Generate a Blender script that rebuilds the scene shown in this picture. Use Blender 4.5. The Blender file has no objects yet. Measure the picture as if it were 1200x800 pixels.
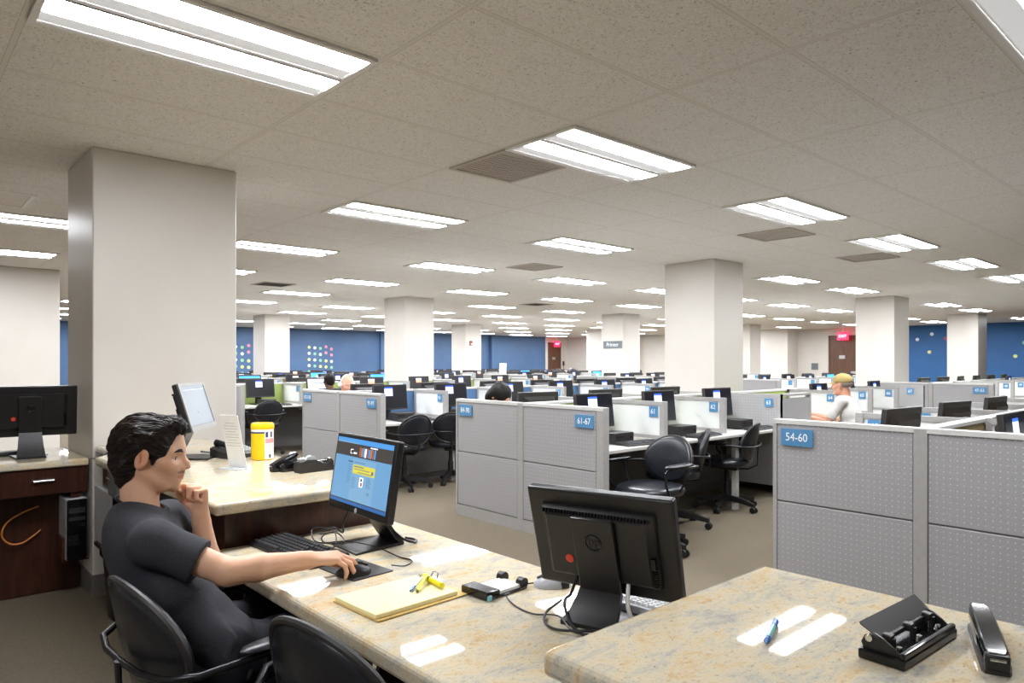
import bpy, bmesh, math, random
import numpy as np
from mathutils import Vector, Matrix, Euler

random.seed(7)
SC = bpy.context.scene
COL = SC.collection
PI = math.pi
V = Vector
YAW = math.radians(48.0)          # camera heading, measured from +X towards +Y
FPX = 822.0
EYE = 1.428
CEIL = 2.743
SY, CY = math.sin(YAW), math.cos(YAW)


def rdz(r, d, z):
    """right / forward / height measured from the tripod -> world"""
    return V((r * SY + d * CY, -r * CY + d * SY, z))


# ------------------------------------------------------------------ colours and materials
def lin(c):
    if isinstance(c, str):
        c = [int(c[i:i + 2], 16) / 255 for i in (0, 2, 4)]
        c = [x / 12.92 if x <= .04045 else ((x + .055) / 1.055) ** 2.4 for x in c]
    return (c[0], c[1], c[2], 1.0)


class NT:
    def __init__(s, name):
        s.m = bpy.data.materials.new(name)
        s.m.use_nodes = True
        s.t = s.m.node_tree
        s.b = s.t.nodes['Principled BSDF']
        s.tc = None

    def n(s, typ, **kw):
        nd = s.t.nodes.new(typ)
        for k, v in kw.items():
            setattr(nd, k, v)
        return nd

    def l(s, a, b):
        s.t.links.new(a, b)

    def co(s, scale=(1, 1, 1), rot=(0, 0, 0), kind='Object', loc=(0, 0, 0)):
        if s.tc is None:
            s.tc = s.n('ShaderNodeTexCoord')
        mp = s.n('ShaderNodeMapping')
        mp.inputs['Scale'].default_value = scale
        mp.inputs['Rotation'].default_value = rot
        mp.inputs['Location'].default_value = loc
        s.l(s.tc.outputs[kind], mp.inputs['Vector'])
        return mp.outputs['Vector']

    def noise(s, co, scale, detail=3, rough=.5, dist=0.0):
        nd = s.n('ShaderNodeTexNoise')
        nd.inputs['Scale'].default_value = scale
        nd.inputs['Detail'].default_value = detail
        nd.inputs['Roughness'].default_value = rough
        nd.inputs['Distortion'].default_value = dist
        s.l(co, nd.inputs['Vector'])
        return nd.outputs['Fac']

    def vor(s, co, scale, feat='F1'):
        nd = s.n('ShaderNodeTexVoronoi', feature=feat)
        nd.inputs['Scale'].default_value = scale
        s.l(co, nd.inputs['Vector'])
        return nd.outputs['Distance']

    def ramp(s, fac, stops):
        nd = s.n('ShaderNodeValToRGB')
        cr = nd.color_ramp
        while len(cr.elements) < len(stops):
            cr.elements.new(.5)
        for e, (p, c) in zip(cr.elements, stops):
            e.position = p
            e.color = lin(c) if not isinstance(c, (int, float)) else (c, c, c, 1)
        s.l(fac, nd.inputs['Fac'])
        return nd.outputs['Color']

    def mix(s, fac, a, b, typ='MIX'):
        nd = s.n('ShaderNodeMix', data_type='RGBA', blend_type=typ)
        for i, x in ((0, fac), (6, a), (7, b)):
            if isinstance(x, (int, float)):
                nd.inputs[i].default_value = x
            elif isinstance(x, tuple) or isinstance(x, str):
                nd.inputs[i].default_value = lin(x)
            else:
                s.l(x, nd.inputs[i])
        return nd.outputs[2]

    def math(s, op, a, b=None, c=None):
        nd = s.n('ShaderNodeMath', operation=op)
        for i, x in enumerate((a, b, c)):
            if x is None:
                continue
            if isinstance(x, (int, float)):
                nd.inputs[i].default_value = x
            else:
                s.l(x, nd.inputs[i])
        return nd.outputs[0]

    def bump(s, h, strength=.2, dist=.002):
        nd = s.n('ShaderNodeBump')
        nd.inputs['Strength'].default_value = strength
        nd.inputs['Distance'].default_value = dist
        s.l(h, nd.inputs['Height'])
        s.l(nd.outputs['Normal'], s.b.inputs['Normal'])

    def set(s, col=None, rough=None, metal=None, spec=None, coat=None):
        for k, x in (('Base Color', col), ('Roughness', rough), ('Metallic', metal), ('Specular IOR Level', spec), ('Coat Weight', coat)):
            if x is None:
                continue
            i = s.b.inputs[k]
            if isinstance(x, (int, float)):
                i.default_value = x
            elif isinstance(x, (tuple, str)):
                i.default_value = lin(x)
            else:
                s.l(x, i)
        return s


def plain(name, col, rough=.5, metal=0.0, var=.12, scale=30, bump=0.0, coat=0.0, spec=.5):
    """one-colour surface with a fine procedural mottling"""
    t = NT(name)
    c = lin(col)
    co = t.co()
    f = t.noise(co, scale, 4)
    lo = tuple(x * (1 - var) for x in c[:3])
    hi = tuple(min(1, x * (1 + var)) for x in c[:3])
    t.set(t.ramp(f, [(.3, lo), (.7, hi)]), rough, metal, spec, coat)
    if bump:
        t.bump(t.noise(co, scale * 6, 2), bump, .001)
    return t.m


def glow(name, col, strength, base='202020'):
    t = NT(name)
    t.set(base, .3)
    co = t.co()
    f = t.noise(co, 8, 2)
    c = lin(col)
    t.l(t.ramp(f, [(.2, tuple(x * .96 for x in c[:3])), (.8, c[:3])]), t.b.inputs['Emission Color'])
    t.b.inputs['Emission Strength'].default_value = strength
    return t.m


# ------------------------------------------------------------------ mesh building
class MB:
    def __init__(s, M=None):
        s.v, s.f, s.mi, s.fl = [], [], [], []
        s.M = M or Matrix.Identity(4)

    def add(s, vs, fs, m=0, M=None, flat=None):
        T = s.M @ M if M is not None else s.M
        o = len(s.v)
        s.v += [tuple(T @ V(p)) for p in vs]
        for f in fs:
            s.f.append([i + o for i in f])
            s.mi.append(m)
        s.fl += flat if flat is not None else [False] * len(fs)
        return s

    def box(s, c, sz, m=0, rot=None, bevel=0, seg=2):
        M = Matrix.Translation(V(c))
        if rot is not None:
            M = M @ (rot.to_matrix().to_4x4() if isinstance(rot, Euler) else Euler(rot).to_matrix().to_4x4())
        x, y, z = sz[0] / 2, sz[1] / 2, sz[2] / 2
        if bevel <= 0:
            vs = [(-x, -y, -z), (x, -y, -z), (x, y, -z), (-x, y, -z), (-x, -y, z), (x, -y, z), (x, y, z), (-x, y, z)]
            fs = [(0, 3, 2, 1), (4, 5, 6, 7), (0, 1, 5, 4), (1, 2, 6, 5), (2, 3, 7, 6), (3, 0, 4, 7)]
        else:
            bm = bmesh.new()
            bmesh.ops.create_cube(bm, size=1, matrix=Matrix.Diagonal((sz[0], sz[1], sz[2], 1)))
            bmesh.ops.bevel(bm, geom=bm.edges[:], offset=min(bevel, min(sz) * .49), segments=seg, affect='EDGES', profile=.5)
            bm.verts.index_update()
            vs = [v.co[:] for v in bm.verts]
            fs = [[v.index for v in f.verts] for f in bm.faces]
            flat = [max(abs(c) for c in f.normal) > .9999 for f in bm.faces]
            bm.free()
            return s.add(vs, fs, m, M, flat)
        return s.add(vs, fs, m, M)

    def cyl(s, p0, p1, r0, r1=None, m=0, n=16):
        r1 = r0 if r1 is None else r1
        return s.tube([p0, p1], [r0, r1], m, n)

    def tube(s, pts, r, m=0, n=8, closed=False, flat=1.0):
        P = [V(p) for p in pts]
        L = len(P)
        R = r if isinstance(r, (list, tuple)) else [r] * L
        T = []
        for i in range(L):
            a = P[(i - 1) % L] if closed or i > 0 else P[0]
            b = P[(i + 1) % L] if closed or i < L - 1 else P[-1]
            d = (b - a)
            T.append(d.normalized() if d.length > 1e-9 else V((0, 0, 1)))
        up = V((0, 0, 1)) if abs(T[0].z) < .9 else V((1, 0, 0))
        N = (up - T[0] * up.dot(T[0])).normalized()
        vs, fs = [], []
        for i in range(L):
            N = N - T[i] * N.dot(T[i])
            N = N.normalized() if N.length > 1e-6 else T[i].orthogonal().normalized()
            B = T[i].cross(N)
            for k in range(n):
                a = 2 * PI * k / n
                vs.append(tuple(P[i] + N * (math.cos(a) * R[i] * flat) + B * (math.sin(a) * R[i])))
        for i in range(L if closed else L - 1):
            j = (i + 1) % L
            for k in range(n):
                k2 = (k + 1) % n
                fs.append((i * n + k, i * n + k2, j * n + k2, j * n + k))
        if not closed:
            fs.append(tuple(range(n - 1, -1, -1)))
            fs.append(tuple((L - 1) * n + k for k in range(n)))
        return s.add(vs, fs, m)

    def lathe(s, prof, c=(0, 0, 0), m=0, n=32, cap=True):
        vs, fs = [], []
        for r, z in prof:
            for k in range(n):
                a = 2 * PI * k / n
                vs.append((c[0] + r * math.cos(a), c[1] + r * math.sin(a), c[2] + z))
        for i in range(len(prof) - 1):
            for k in range(n):
                k2 = (k + 1) % n
                fs.append((i * n + k, i * n + k2, (i + 1) * n + k2, (i + 1) * n + k))
        if cap:
            fs.append(tuple(range(n - 1, -1, -1)))
            fs.append(tuple((len(prof) - 1) * n + k for k in range(n)))
        return s.add(vs, fs, m)

    def prism(s, poly, z0, z1, m=0, M=None):
        n = len(poly)
        vs = [(x, y, z0) for x, y in poly] + [(x, y, z1) for x, y in poly]
        fs = [tuple(range(n - 1, -1, -1)), tuple(range(n, 2 * n))] + [(i, (i + 1) % n, n + (i + 1) % n, n + i) for i in range(n)]
        return s.add(vs, fs, m, M)

    def loft(s, rings, m=0, cap=True):
        n = len(rings[0])
        vs = [p for r in rings for p in r]
        fs = []
        for i in range(len(rings) - 1):
            for k in range(n):
                k2 = (k + 1) % n
                fs.append((i * n + k, i * n + k2, (i + 1) * n + k2, (i + 1) * n + k))
        if cap:
            fs.append(tuple(range(n - 1, -1, -1)))
            fs.append(tuple((len(rings) - 1) * n + k for k in range(n)))
        return s.add(vs, fs, m)

    def ell(s, c, r, m=0, nu=16, nv=10, rot=None):
        vs, fs = [], []
        for j in range(1, nv):
            t = PI * j / nv
            for i in range(nu):
                p = 2 * PI * i / nu
                vs.append((r[0] * math.sin(t) * math.cos(p), r[1] * math.sin(t) * math.sin(p), r[2] * math.cos(t)))
        a = len(vs)
        vs += [(0, 0, r[2]), (0, 0, -r[2])]
        for j in range(nv - 2):
            for i in range(nu):
                i2 = (i + 1) % nu
                fs.append((j * nu + i, (j + 1) * nu + i, (j + 1) * nu + i2, j * nu + i2))
        for i in range(nu):
            i2 = (i + 1) % nu
            fs.append((a, i, i2))
            fs.append((a + 1, (nv - 2) * nu + i2, (nv - 2) * nu + i))
        M = Matrix.Translation(V(c))
        if rot is not None:
            M = M @ Euler(rot).to_matrix().to_4x4()
        return s.add(vs, fs, m, M)

    def quad(s, a, b, c, d, m=0):
        return s.add([a, b, c, d], [(0, 1, 2, 3)], m)

    def text(s, txt, size, M, m=0, depth=.0008, align='CENTER', sx=1.0):
        cu = bpy.data.curves.new('lettering', 'FONT')
        cu.body = txt
        cu.size = size
        cu.align_x = align
        cu.align_y = 'CENTER'
        cu.extrude = depth
        cu.resolution_u = 3
        o = bpy.data.objects.new('lettering', cu)
        COL.objects.link(o)
        dg = bpy.context.evaluated_depsgraph_get()
        me = bpy.data.meshes.new_from_object(o.evaluated_get(dg))
        s.add([(v.co.x * sx, v.co.y, v.co.z) for v in me.vertices], [tuple(p.vertices) for p in me.polygons], m, M)
        bpy.data.objects.remove(o)
        bpy.data.curves.remove(cu)
        bpy.data.meshes.remove(me)
        return s

    def build(s, name, mats, parent=None, smooth=True, angle=38, origin=None):
        me = bpy.data.meshes.new(name)
        vs = s.v
        if origin is not None:
            o = V(origin)
            vs = [(p[0] - o.x, p[1] - o.y, p[2] - o.z) for p in vs]
        me.from_pydata(vs, [], s.f)
        if not isinstance(mats, (list, tuple)):
            mats = [mats]
        for mt in mats:
            me.materials.append(mt)
        me.polygons.foreach_set('material_index', s.mi)
        if smooth:
            me.polygons.foreach_set('use_smooth', [True] * len(s.f))
            me.update()
            me.set_sharp_from_angle(angle=math.radians(angle))
            if any(s.fl):
                me.polygons.foreach_set('use_smooth', [not q for q in s.fl])
                me.update()
        me.update()
        ob = bpy.data.objects.new(name, me)
        COL.objects.link(ob)
        if parent is not None:
            ob.parent = parent
        if origin is not None:
            ob.location = origin
        return ob


def tag(o, label=None, cat=None, group=None, kind=None):
    if label:
        o['label'] = label
    if cat:
        o['category'] = cat
    if group:
        o['group'] = group
    if kind:
        o['kind'] = kind
    return o


def thing(name, label, cat, loc=(0, 0, 0), rz=0.0, group=None):
    o = bpy.data.objects.new(name, None)
    o.empty_display_size = .05
    COL.objects.link(o)
    o.location = loc
    o.rotation_euler = (0, 0, rz)
    return tag(o, label, cat, group)


KIDS = {}


def dup(root, loc, rz, label, group=None):
    r = root.copy()
    COL.objects.link(r)
    r.location = loc
    r.rotation_euler = (0, 0, rz)
    r['label'] = label
    if group:
        r['group'] = group
    if root.name not in KIDS:
        KIDS[root.name] = [(c, list(c.children)) for c in root.children]
    for c, gs in KIDS[root.name]:
        k = c.copy()
        COL.objects.link(k)
        k.parent = r
        for g in gs:
            q = g.copy()
            COL.objects.link(q)
            q.parent = k
    return r


ORD = ['first', 'second', 'third', 'fourth', 'fifth', 'sixth', 'seventh', 'eighth', 'ninth', 'tenth', 'eleventh', 'twelfth']


def Rz(a):
    return Matrix.Rotation(a, 4, 'Z')


def TM(x, y, z):
    return Matrix.Translation(V((x, y, z)))


# ------------------------------------------------------------------ the materials of the place
def m_granite():
    t = NT('granite')
    a = t.co((1.0, 1.9, 1.6), (0, 0, .5))
    b = t.co()
    n1 = t.noise(a, 9, 10, .72, .5)
    base = t.ramp(n1, [(.34, 'a6a6a2'), (.43, 'c1baa9'), (.52, 'd2c5a8'), (.60, 'd0b890'), (.74, 'c09a69')])
    n2 = t.noise(a, 46, 6, .7, .3)
    base = t.mix(t.ramp(n2, [(.57, 0.0), (.70, .6)]), base, '94683b')
    n3 = t.noise(b, 120, 4, .65)
    base = t.mix(t.ramp(n3, [(.54, 0.0), (.66, .7)]), base, 'cfc7b4')
    n5 = t.noise(a, 70, 5, .7)
    base = t.mix(t.ramp(n5, [(.57, 0.0), (.70, .55)]), base, '7d7f81')
    n4 = t.noise(a, 85, 6, .7, .4)
    base = t.mix(t.ramp(n4, [(.61, 0.0), (.69, .85)]), base, '3a2a1e')
    t.set(base, .025, 0, .42)
    return t.m


def m_carpet():
    t = NT('carpet')
    co = t.co()
    n1 = t.noise(co, 260, 3, .6)
    n2 = t.noise(co, 40, 3, .6)
    c = t.ramp(n1, [(.3, '4a443a'), (.5, '6d6455'), (.72, '928773')])
    c = t.mix(t.ramp(n2, [(.4, 0.0), (.7, .35)]), c, '5a5043')
    t.set(c, .95, 0, .1)
    t.bump(n1, .5, .004)
    return t.m


def m_ceiling():
    t = NT('ceiling_tile')
    co = t.co()
    sep = t.n('ShaderNodeSeparateXYZ')
    t.l(co, sep.inputs[0])

    def line(ax, pitch, off, w):
        f = t.math('FRACT', t.math('ADD', t.math('DIVIDE', t.math('SUBTRACT', ax, off), pitch), 100.5))
        d = t.math('MULTIPLY', t.math('ABSOLUTE', t.math('SUBTRACT', f, .5)), pitch)
        return t.math('LESS_THAN', d, w)
    bar = t.math('MAXIMUM', line(sep.outputs[0], 1.22, .405, .0105), line(sep.outputs[1], .61, .195, .0105))
    edge = t.math('MAXIMUM', line(sep.outputs[0], 1.22, .405, .0125), line(sep.outputs[1], .61, .195, .0125))
    f1 = t.noise(t.co((1, 1, 1)), 95, 3, .55, 1.2)
    f2 = t.noise(t.co((1, 1, 1)), 12, 2)
    c = t.ramp(f1, [(.31, 'a9a199'), (.40, 'e6e1da'), (.6, 'f4f1ee')])
    c = t.mix(t.ramp(f2, [(.35, 0.0), (.75, .18)]), c, 'ddd6cc')
    c = t.mix(edge, c, 'bdb6ad')
    c = t.mix(bar, c, 'e6e1da')
    t.set(c, .9, 0, .2)
    t.bump(f1, .35, .004)
    return t.m


def m_wood():
    t = NT('dark_wood')
    co = t.co((1, 1, .12))
    n = t.noise(co, 26, 6, .6, .6)
    t.set(t.ramp(n, [(.3, '26130e'), (.55, '3c2017'), (.8, '4d2b1e')]), .28, 0, .5)
    return t.m


def m_doorwood():
    t = NT('door_wood')
    n = t.noise(t.co((1, 1, .08)), 30, 5, .6, .4)
    t.set(t.ramp(n, [(.3, '4a3020'), (.7, '6b482f')]), .4)
    return t.m


def m_panel():
    """perforated grey panel fabric: small pale dots on a 30 mm grid"""
    t = NT('panel_fabric')
    co = t.co()
    sep = t.n('ShaderNodeSeparateXYZ')
    t.l(co, sep.inputs[0])
    d2 = None
    for ax, pitch in ((1, .0305), (2, .0305)):
        f = t.math('FRACT', t.math('ADD', t.math('DIVIDE', sep.outputs[ax], pitch), 200.0))
        d = t.math('POWER', t.math('MULTIPLY', t.math('SUBTRACT', f, .5), pitch), 2.0)
        d2 = d if d2 is None else t.math('ADD', d2, d)
    dot = t.math('LESS_THAN', d2, .0029 ** 2)
    n = t.noise(co, 220, 2)
    c = t.ramp(n, [(.3, '969596'), (.7, 'a4a3a3')])
    c = t.mix(dot, c, 'cccccd')
    t.set(c, .75, 0, .25)
    return t.m


def m_wall(name, a, b, rough=.55):
    t = NT(name)
    co = t.co()
    n = t.noise(co, 1.2, 3)
    t.set(t.ramp(n, [(.3, a), (.7, b)]), rough)
    t.bump(t.noise(co, 180, 2), .06, .001)
    return t.m


M = dict(
    granite=m_granite(), carpet=m_carpet(), ceiling=m_ceiling(), wood=m_wood(), doorwood=m_doorwood(), panel=m_panel(),
    white_wall=m_wall('wall_paint', 'd0cac1', 'd7d2ca', .42), blue_wall=m_wall('blue_wall_paint', '456083', '4a688e'),
    deep_blue_wall=m_wall('deep_blue_wall_paint', '1f588e', '245f98'),
    base_rubber=plain('rubber_baseboard', '6f6a66', .6),
    light_metal=plain('white_enamel', 'eceae6', .35, var=.03),
    frame_metal=plain('grey_trim', 'a19f9c', .38, .0, var=.05), cap_metal=plain('pale_trim', 'c9c8c4', .3, 0, var=.04),
    worktop=plain('white_laminate', 'c8c5be', .35, var=.03), sign=plain('sign_blue', '4f86b0', .4, var=.04), sign_txt=plain('sign_white', 'f2f4f6', .5, var=.02),
    green=plain('green_fabric', '8fa05a', .9, var=.12, scale=200), blue_fab=plain('blue_fabric', '53769f', .9, var=.12, scale=200),
    tan=plain('tan_fabric', '93805a', .9, var=.15, scale=200), grey_low=plain('grey_panel', '6d6b69', .7, var=.08, scale=120),
    white_panel=plain('white_board', 'e2e4e2', .18, var=.03, scale=5), black=plain('black_plastic', '1b1a1b', .38, var=.15, scale=60),
    soft_black=plain('charcoal_plastic', '2b2827', .5, var=.12, scale=80, bump=.1), gloss_black=plain('glossy_black', '0e0e10', .16, var=.1),
    leather=plain('black_leather', '191b22', .33, var=.2, scale=60, bump=.25), metal=plain('brushed_steel', 'b9b8b6', .28, 1.0, var=.08),
    chrome=plain('chrome', 'd6d6d8', .12, 1.0, var=.04), silver=plain('silver_plastic', 'b6b8bc', .35, .0, var=.06),
    dark_metal=plain('dark_tube', '2c2c30', .3, .6, var=.1), rubber=plain('black_rubber', '111111', .6, var=.1),
    screen_off=glow('dark_screen', '0b0c14', .6, '08080a'), win_blue=glow('login_window', 'b9c4ff', 1.15), win_bar=glow('login_bar', '2f59d8', 1.0),
    win_orange=glow('orange_window', 'f2906a', 1.1), win_sky=glow('sky_window', '3aa0f0', 1.1), win_white=glow('white_window', 'e9edff', 1.1),
    web_blue=glow('web_page', '6aa0cc', .46), web_dark=glow('web_banner', '3a3532', .5), web_top=glow('web_top_bar', '4790d2', .55),
    web_yellow=glow('web_yellow_box', 'd8cb3c', .5), web_panel=glow('web_text_block', '78a8cc', .47), web_txt=glow('web_text', '35577a', .7), web_task=glow('web_task_bar', '2f64a4', .5),
    web_red=glow('web_red', 'a85a50', .45), web_or=glow('web_orange', 'c08a5c', .45),
    cust_screen=glow('pale_screen', 'a3b6c6', .26),
    red=plain('red_dot', 'd8402c', .5, var=.05), exit_red=glow('exit_red', 'f0204a', 1.3, '900010'),
    paper=plain('white_paper', 'f1efec', .7, var=.02), pad_paper=plain('yellow_paper', 'f3e6ae', .7, var=.02), cardboard=plain('pad_board', 'd7b56a', .7, var=.1),
    yellow=plain('yellow_plastic', 'f6cf10', .35, var=.05), hi_yellow=plain('highlighter_yellow', 'e4dc1a', .3, var=.04), pen_blue=plain('pen_blue', '1d63b4', .25, var=.06), pen_teal=plain('pen_teal', '7fc3cc', .2, var=.05),
    label_pink=plain('label_pink', 'e8a0a4', .6, var=.1), label_navy=plain('label_navy', '25375e', .6, var=.1),
    grey_key=plain('grey_keys', '3a3a3c', .45, var=.1), pale_key=plain('pale_keys', 'c9cac8', .5, var=.05), tape=plain('clear_tape', 'c9d0d2', .2, var=.05),
    orange_cord=plain('orange_cable', 'c8782c', .5, var=.1), vent=plain('vent_metal', 'beb5aa', .6, var=.06), vent_dark=plain('vent_dark', '4c463f', .8, var=.1),
    plate_grey=plain('sign_grey', '6d7478', .45, var=.05), alarm=plain('alarm_red', '9a4a3e', .5, var=.1), green_pc=plain('pale_green_label', '9db8a8', .5, var=.1),
    vent_bezel=plain('grey_bezel', '84827f', .4, .2, var=.05),
    dot_white=plain('dot_white', 'dfe6ec', .5, var=.03), dot_yellow=plain('dot_yellow', 'd9dd86', .5, var=.03), dot_green=plain('dot_green', '8fc49a', .5, var=.03), dot_pink=plain('dot_pink', 'd98a9a', .5, var=.03), dot_dim=plain('dot_orange_red', 'a8505a', .5, var=.05),
)
LAMP = glow('lamp_lens', 'f1f4fa', 29.0, 'ffffff')
REFLECTOR_GLOW = glow('reflector_added_glow', 'f6f8fb', .16, 'd8d8d8')  # reflector strip is no lamp; faint emission stands in for light from the lens
# repeats the photograph shows nothing of
UNSEEN = {
    'back of a black monitor, fifth seat, far side of the block before the printer pillar',
    'back of a black monitor, fifth seat, far side of the block by the blue wall',
    'back of a black monitor, fifth seat, far side of the far tan row',
    'back of a black monitor, first seat, far side of the row nearest the blue wall',
    'back of a black monitor, second seat, far side of the block by the blue wall',
    'back of a black monitor, sixth seat, far side of the block beside the printer pillar',
    'green dot on the deep blue wall beside the far pillar',
    'green dot, bottom row, first column of the square dot pattern beside the big white pillar',
    'green dot, bottom row, third column of the square dot pattern beside the far pillar',
    'green dot, fourth row, fifth column of the square dot pattern beside the big white pillar',
    'lower white dot on the deep blue wall at the right edge',
    'monitor with a blue screen, first seat, near side of the row nearest the blue wall',
    'monitor with a blue screen, fourth seat, near side of the block before the printer pillar',
    'monitor with a blue screen, fourth seat, near side of the block by the blue wall',
    'monitor with a blue screen, fourth seat, near side of the row nearest the blue wall',
    'monitor with a login window, fifth seat, near side of the block beside the printer pillar',
    'monitor with an orange window, fifth seat, near side of the far tan row',
    'monitor with an orange window, second seat, near side of the block by the blue wall',
    'monitor with an orange window, sixth seat, near side of the block behind the wide pillar',
    'pink dot, second row, fifth column of the square dot pattern beside the big white pillar',
    'pink dot, top row, fifth column of the square dot pattern beside the big white pillar',
    'recessed two-strip ceiling light, third from the front in the tenth row from the right edge',
    'upper white dot on the deep blue wall at the right edge',
    'white divider, fifth one, near side of the row before the blue wall',
    'white divider, fifth one, near side of the row nearest the blue wall',
    'white divider, first one, near side of the block by the blue wall',
    'white divider, first one, near side of the row nearest the blue wall',
    'white divider, fourth one, near side of the block before the printer pillar',
    'white divider, fourth one, near side of the far tan row',
    'white divider, fourth one, near side of the row nearest the blue wall',
    'white divider, seventh one behind the 91-97 sign',
    'white divider, sixth one, near side of the block behind the wide pillar',
    'white divider, sixth one, near side of the row before the blue wall',
    'white dot low on the deep blue wall between two pillars',
    'white dot, bottom row, fourth column of the square dot pattern beside the far pillar',
    'white dot, bottom row, second column of the square dot pattern beside the far pillar',
    'white dot, third row, fifth column of the square dot pattern beside the big white pillar',
    'yellow dot, bottom row, fifth column of the square dot pattern beside the big white pillar',
    'yellow dot, bottom row, fifth column of the square dot pattern beside the far pillar',
}
# ------------------------------------------------------------------ the room
def struct(name, mb, m, **kw):
    o = mb.build(name, m, smooth=False, **kw)
    o['kind'] = 'structure'
    return o


FX0, FX1, FY0, FY1 = -4.0, 27.8, -5.0, 26.4
struct('floor', MB().box(((FX0 + FX1) / 2, (FY0 + FY1) / 2, -.05), (FX1 - FX0 + .4, FY1 - FY0 + .4, .1)), M['carpet'])
struct('ceiling', MB().box(((FX0 + FX1) / 2, (FY0 + FY1) / 2, CEIL + .05), (FX1 - FX0 + .4, FY1 - FY0 + .4, .1)), M['ceiling'])
# blue wall far on the left, with a brown door at its end
LW = FY1
struct('wall_left', MB().box(((FX0 + 26.15) / 2, LW + .1, CEIL / 2), (26.15 - FX0, .2, CEIL)).box((22.35, LW - .10, CEIL / 2), (.16, .2, CEIL)).box((16.3, LW - .06, CEIL / 2), (.5, .12, CEIL)), M['blue_wall'])
struct('wall_left_end', MB().box((26.27, LW + .1, CEIL / 2), (.24, .2, CEIL)).box((27.55, LW + .1, CEIL / 2), (.75, .2, CEIL)).box((26.78, LW + .1, 2.6), (.8, .2, .286)), M['white_wall'])
# white wall at the back, then a deep blue stretch on the right
BW = FX1
struct('wall_back', MB().box((BW + .1, (LW + 9.6) / 2 + .1, CEIL / 2), (.2, LW - 9.6, CEIL)).box((BW - .45, 15.1, CEIL / 2), (.9, 3.3, CEIL)).box((BW - .3, 22.6, CEIL / 2), (.6, 2.2, CEIL)), M['white_wall'])
struct('wall_back_blue', MB().box((BW + .1, (9.6 + FY0) / 2, CEIL / 2), (.2, 9.6 - FY0, CEIL)), M['deep_blue_wall'])
struct('wall_front', MB().box((FX0 - .1, (FY0 + FY1) / 2, CEIL / 2), (.2, FY1 - FY0, CEIL)), M['white_wall'])
struct('wall_right', MB().box(((FX0 + FX1) / 2, FY0 - .1, CEIL / 2), (FX1 - FX0, .2, CEIL)), M['white_wall'])


def room_door(name, x, y, ax, w, frame_m):
    """a brown door leaf in a dark frame, standing on a wall; ax = outward normal"""
    d = thing(name, None, None, (x, y, 0), math.atan2(ax[1], ax[0]) + PI / 2)
    d['kind'] = 'structure'
    MB().box((0, -.03, 1.2), (w, .045, 2.4), bevel=.004).build('leaf', M['doorwood'], d)
    MB().box((-w / 2 - .03, -.03, 1.23), (.06, .08, 2.46)).box((w / 2 + .03, -.03, 1.23), (.06, .08, 2.46)).box((0, -.03, 2.43), (w + .12, .08, .06)).build('door_frame', frame_m, d)
    MB().box((w * .32, -.06, 1.02), (.3, .03, .09), bevel=.006).box((-w * .1, -.056, 1.62), (.22, .008, .13)).build('push_plate', M['metal'], d)
    return d


room_door('door_1', 26.80, LW + .0, (0, -1), .8, M['doorwood'])
room_door('door_2', BW, 11.55, (-1, 0), 1.15, M['doorwood'])

# square white pillars on a regular grid
COLS = [(.96, 4.88, .87, .76), (7.87, 4.9, .70, .76), (14.9, 5.25, .80, .74), (21.9, 5.62, .80, .74),
        (1.04, 11.80, .87, .76), (7.80, 11.88, .72, .76), (14.9, 12.07, .74, .76), (22.4, 12.55, .74, .78),
        (7.86, 18.90, .72, .80), (15.0, 19.05, .70, .80), (21.75, 18.75, .80, .80)]
for i, (x, y, w, h) in enumerate(COLS):
    c = struct('column' if i == 0 else 'column.%03d' % i, MB().box((x + w / 2, y + h / 2, CEIL / 2), (w, h, CEIL), bevel=.006, seg=1), M['white_wall'])
    b = MB().box((x + w / 2, y + h / 2, .065), (w + .016, h + .016, .13))
    o = b.build('baseboard', M['base_rubber'], c, smooth=False)

# ------------------------------------------------------------------ recessed ceiling lights
LX0, LY0, LP = 1.012, 2.945, 2.44


def make_light():
    t = thing('ceiling_light', 'x', 'ceiling light', (0, 0, CEIL), 0, 'recessed ceiling lights')
    L, W = 1.19, .58
    fr = MB()
    for sx in (-1, 1):
        fr.box((sx * (L / 2 - .012), 0, -.008), (.024, W, .016))
    for y in (-W / 2 + .012, 0, W / 2 - .012):
        fr.box((0, y, -.008), (L - .048, .024 if y else .02, .016))
    fr.box((0, 0, -.002), (L, W, .004))
    fr.build('frame', M['light_metal'], t, smooth=False)
    fr = MB().box((0, 0, -.010), (L - .05, .006, .018)).build('divider_strip', M['vent_dark'], t, smooth=False)
    for s in (-1, 1):
        yc = s * .138
        # bright lens strip and a sloping reflector beside it, its lit tone emitted
        rings = []
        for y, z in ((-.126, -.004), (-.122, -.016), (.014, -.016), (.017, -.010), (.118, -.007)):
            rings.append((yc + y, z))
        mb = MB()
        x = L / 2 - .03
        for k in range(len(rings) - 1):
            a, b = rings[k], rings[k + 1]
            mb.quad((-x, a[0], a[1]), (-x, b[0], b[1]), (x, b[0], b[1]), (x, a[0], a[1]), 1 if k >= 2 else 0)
        lens = mb.build('diffuser', [LAMP, REFLECTOR_GLOW], t, smooth=False)
    return t


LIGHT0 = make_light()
lights = {}


def light_label(i, j):
    return 'recessed two-strip ceiling light, %s from the front in the %s row from the right edge' % (ORD[i], ORD[j + 1])


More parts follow.
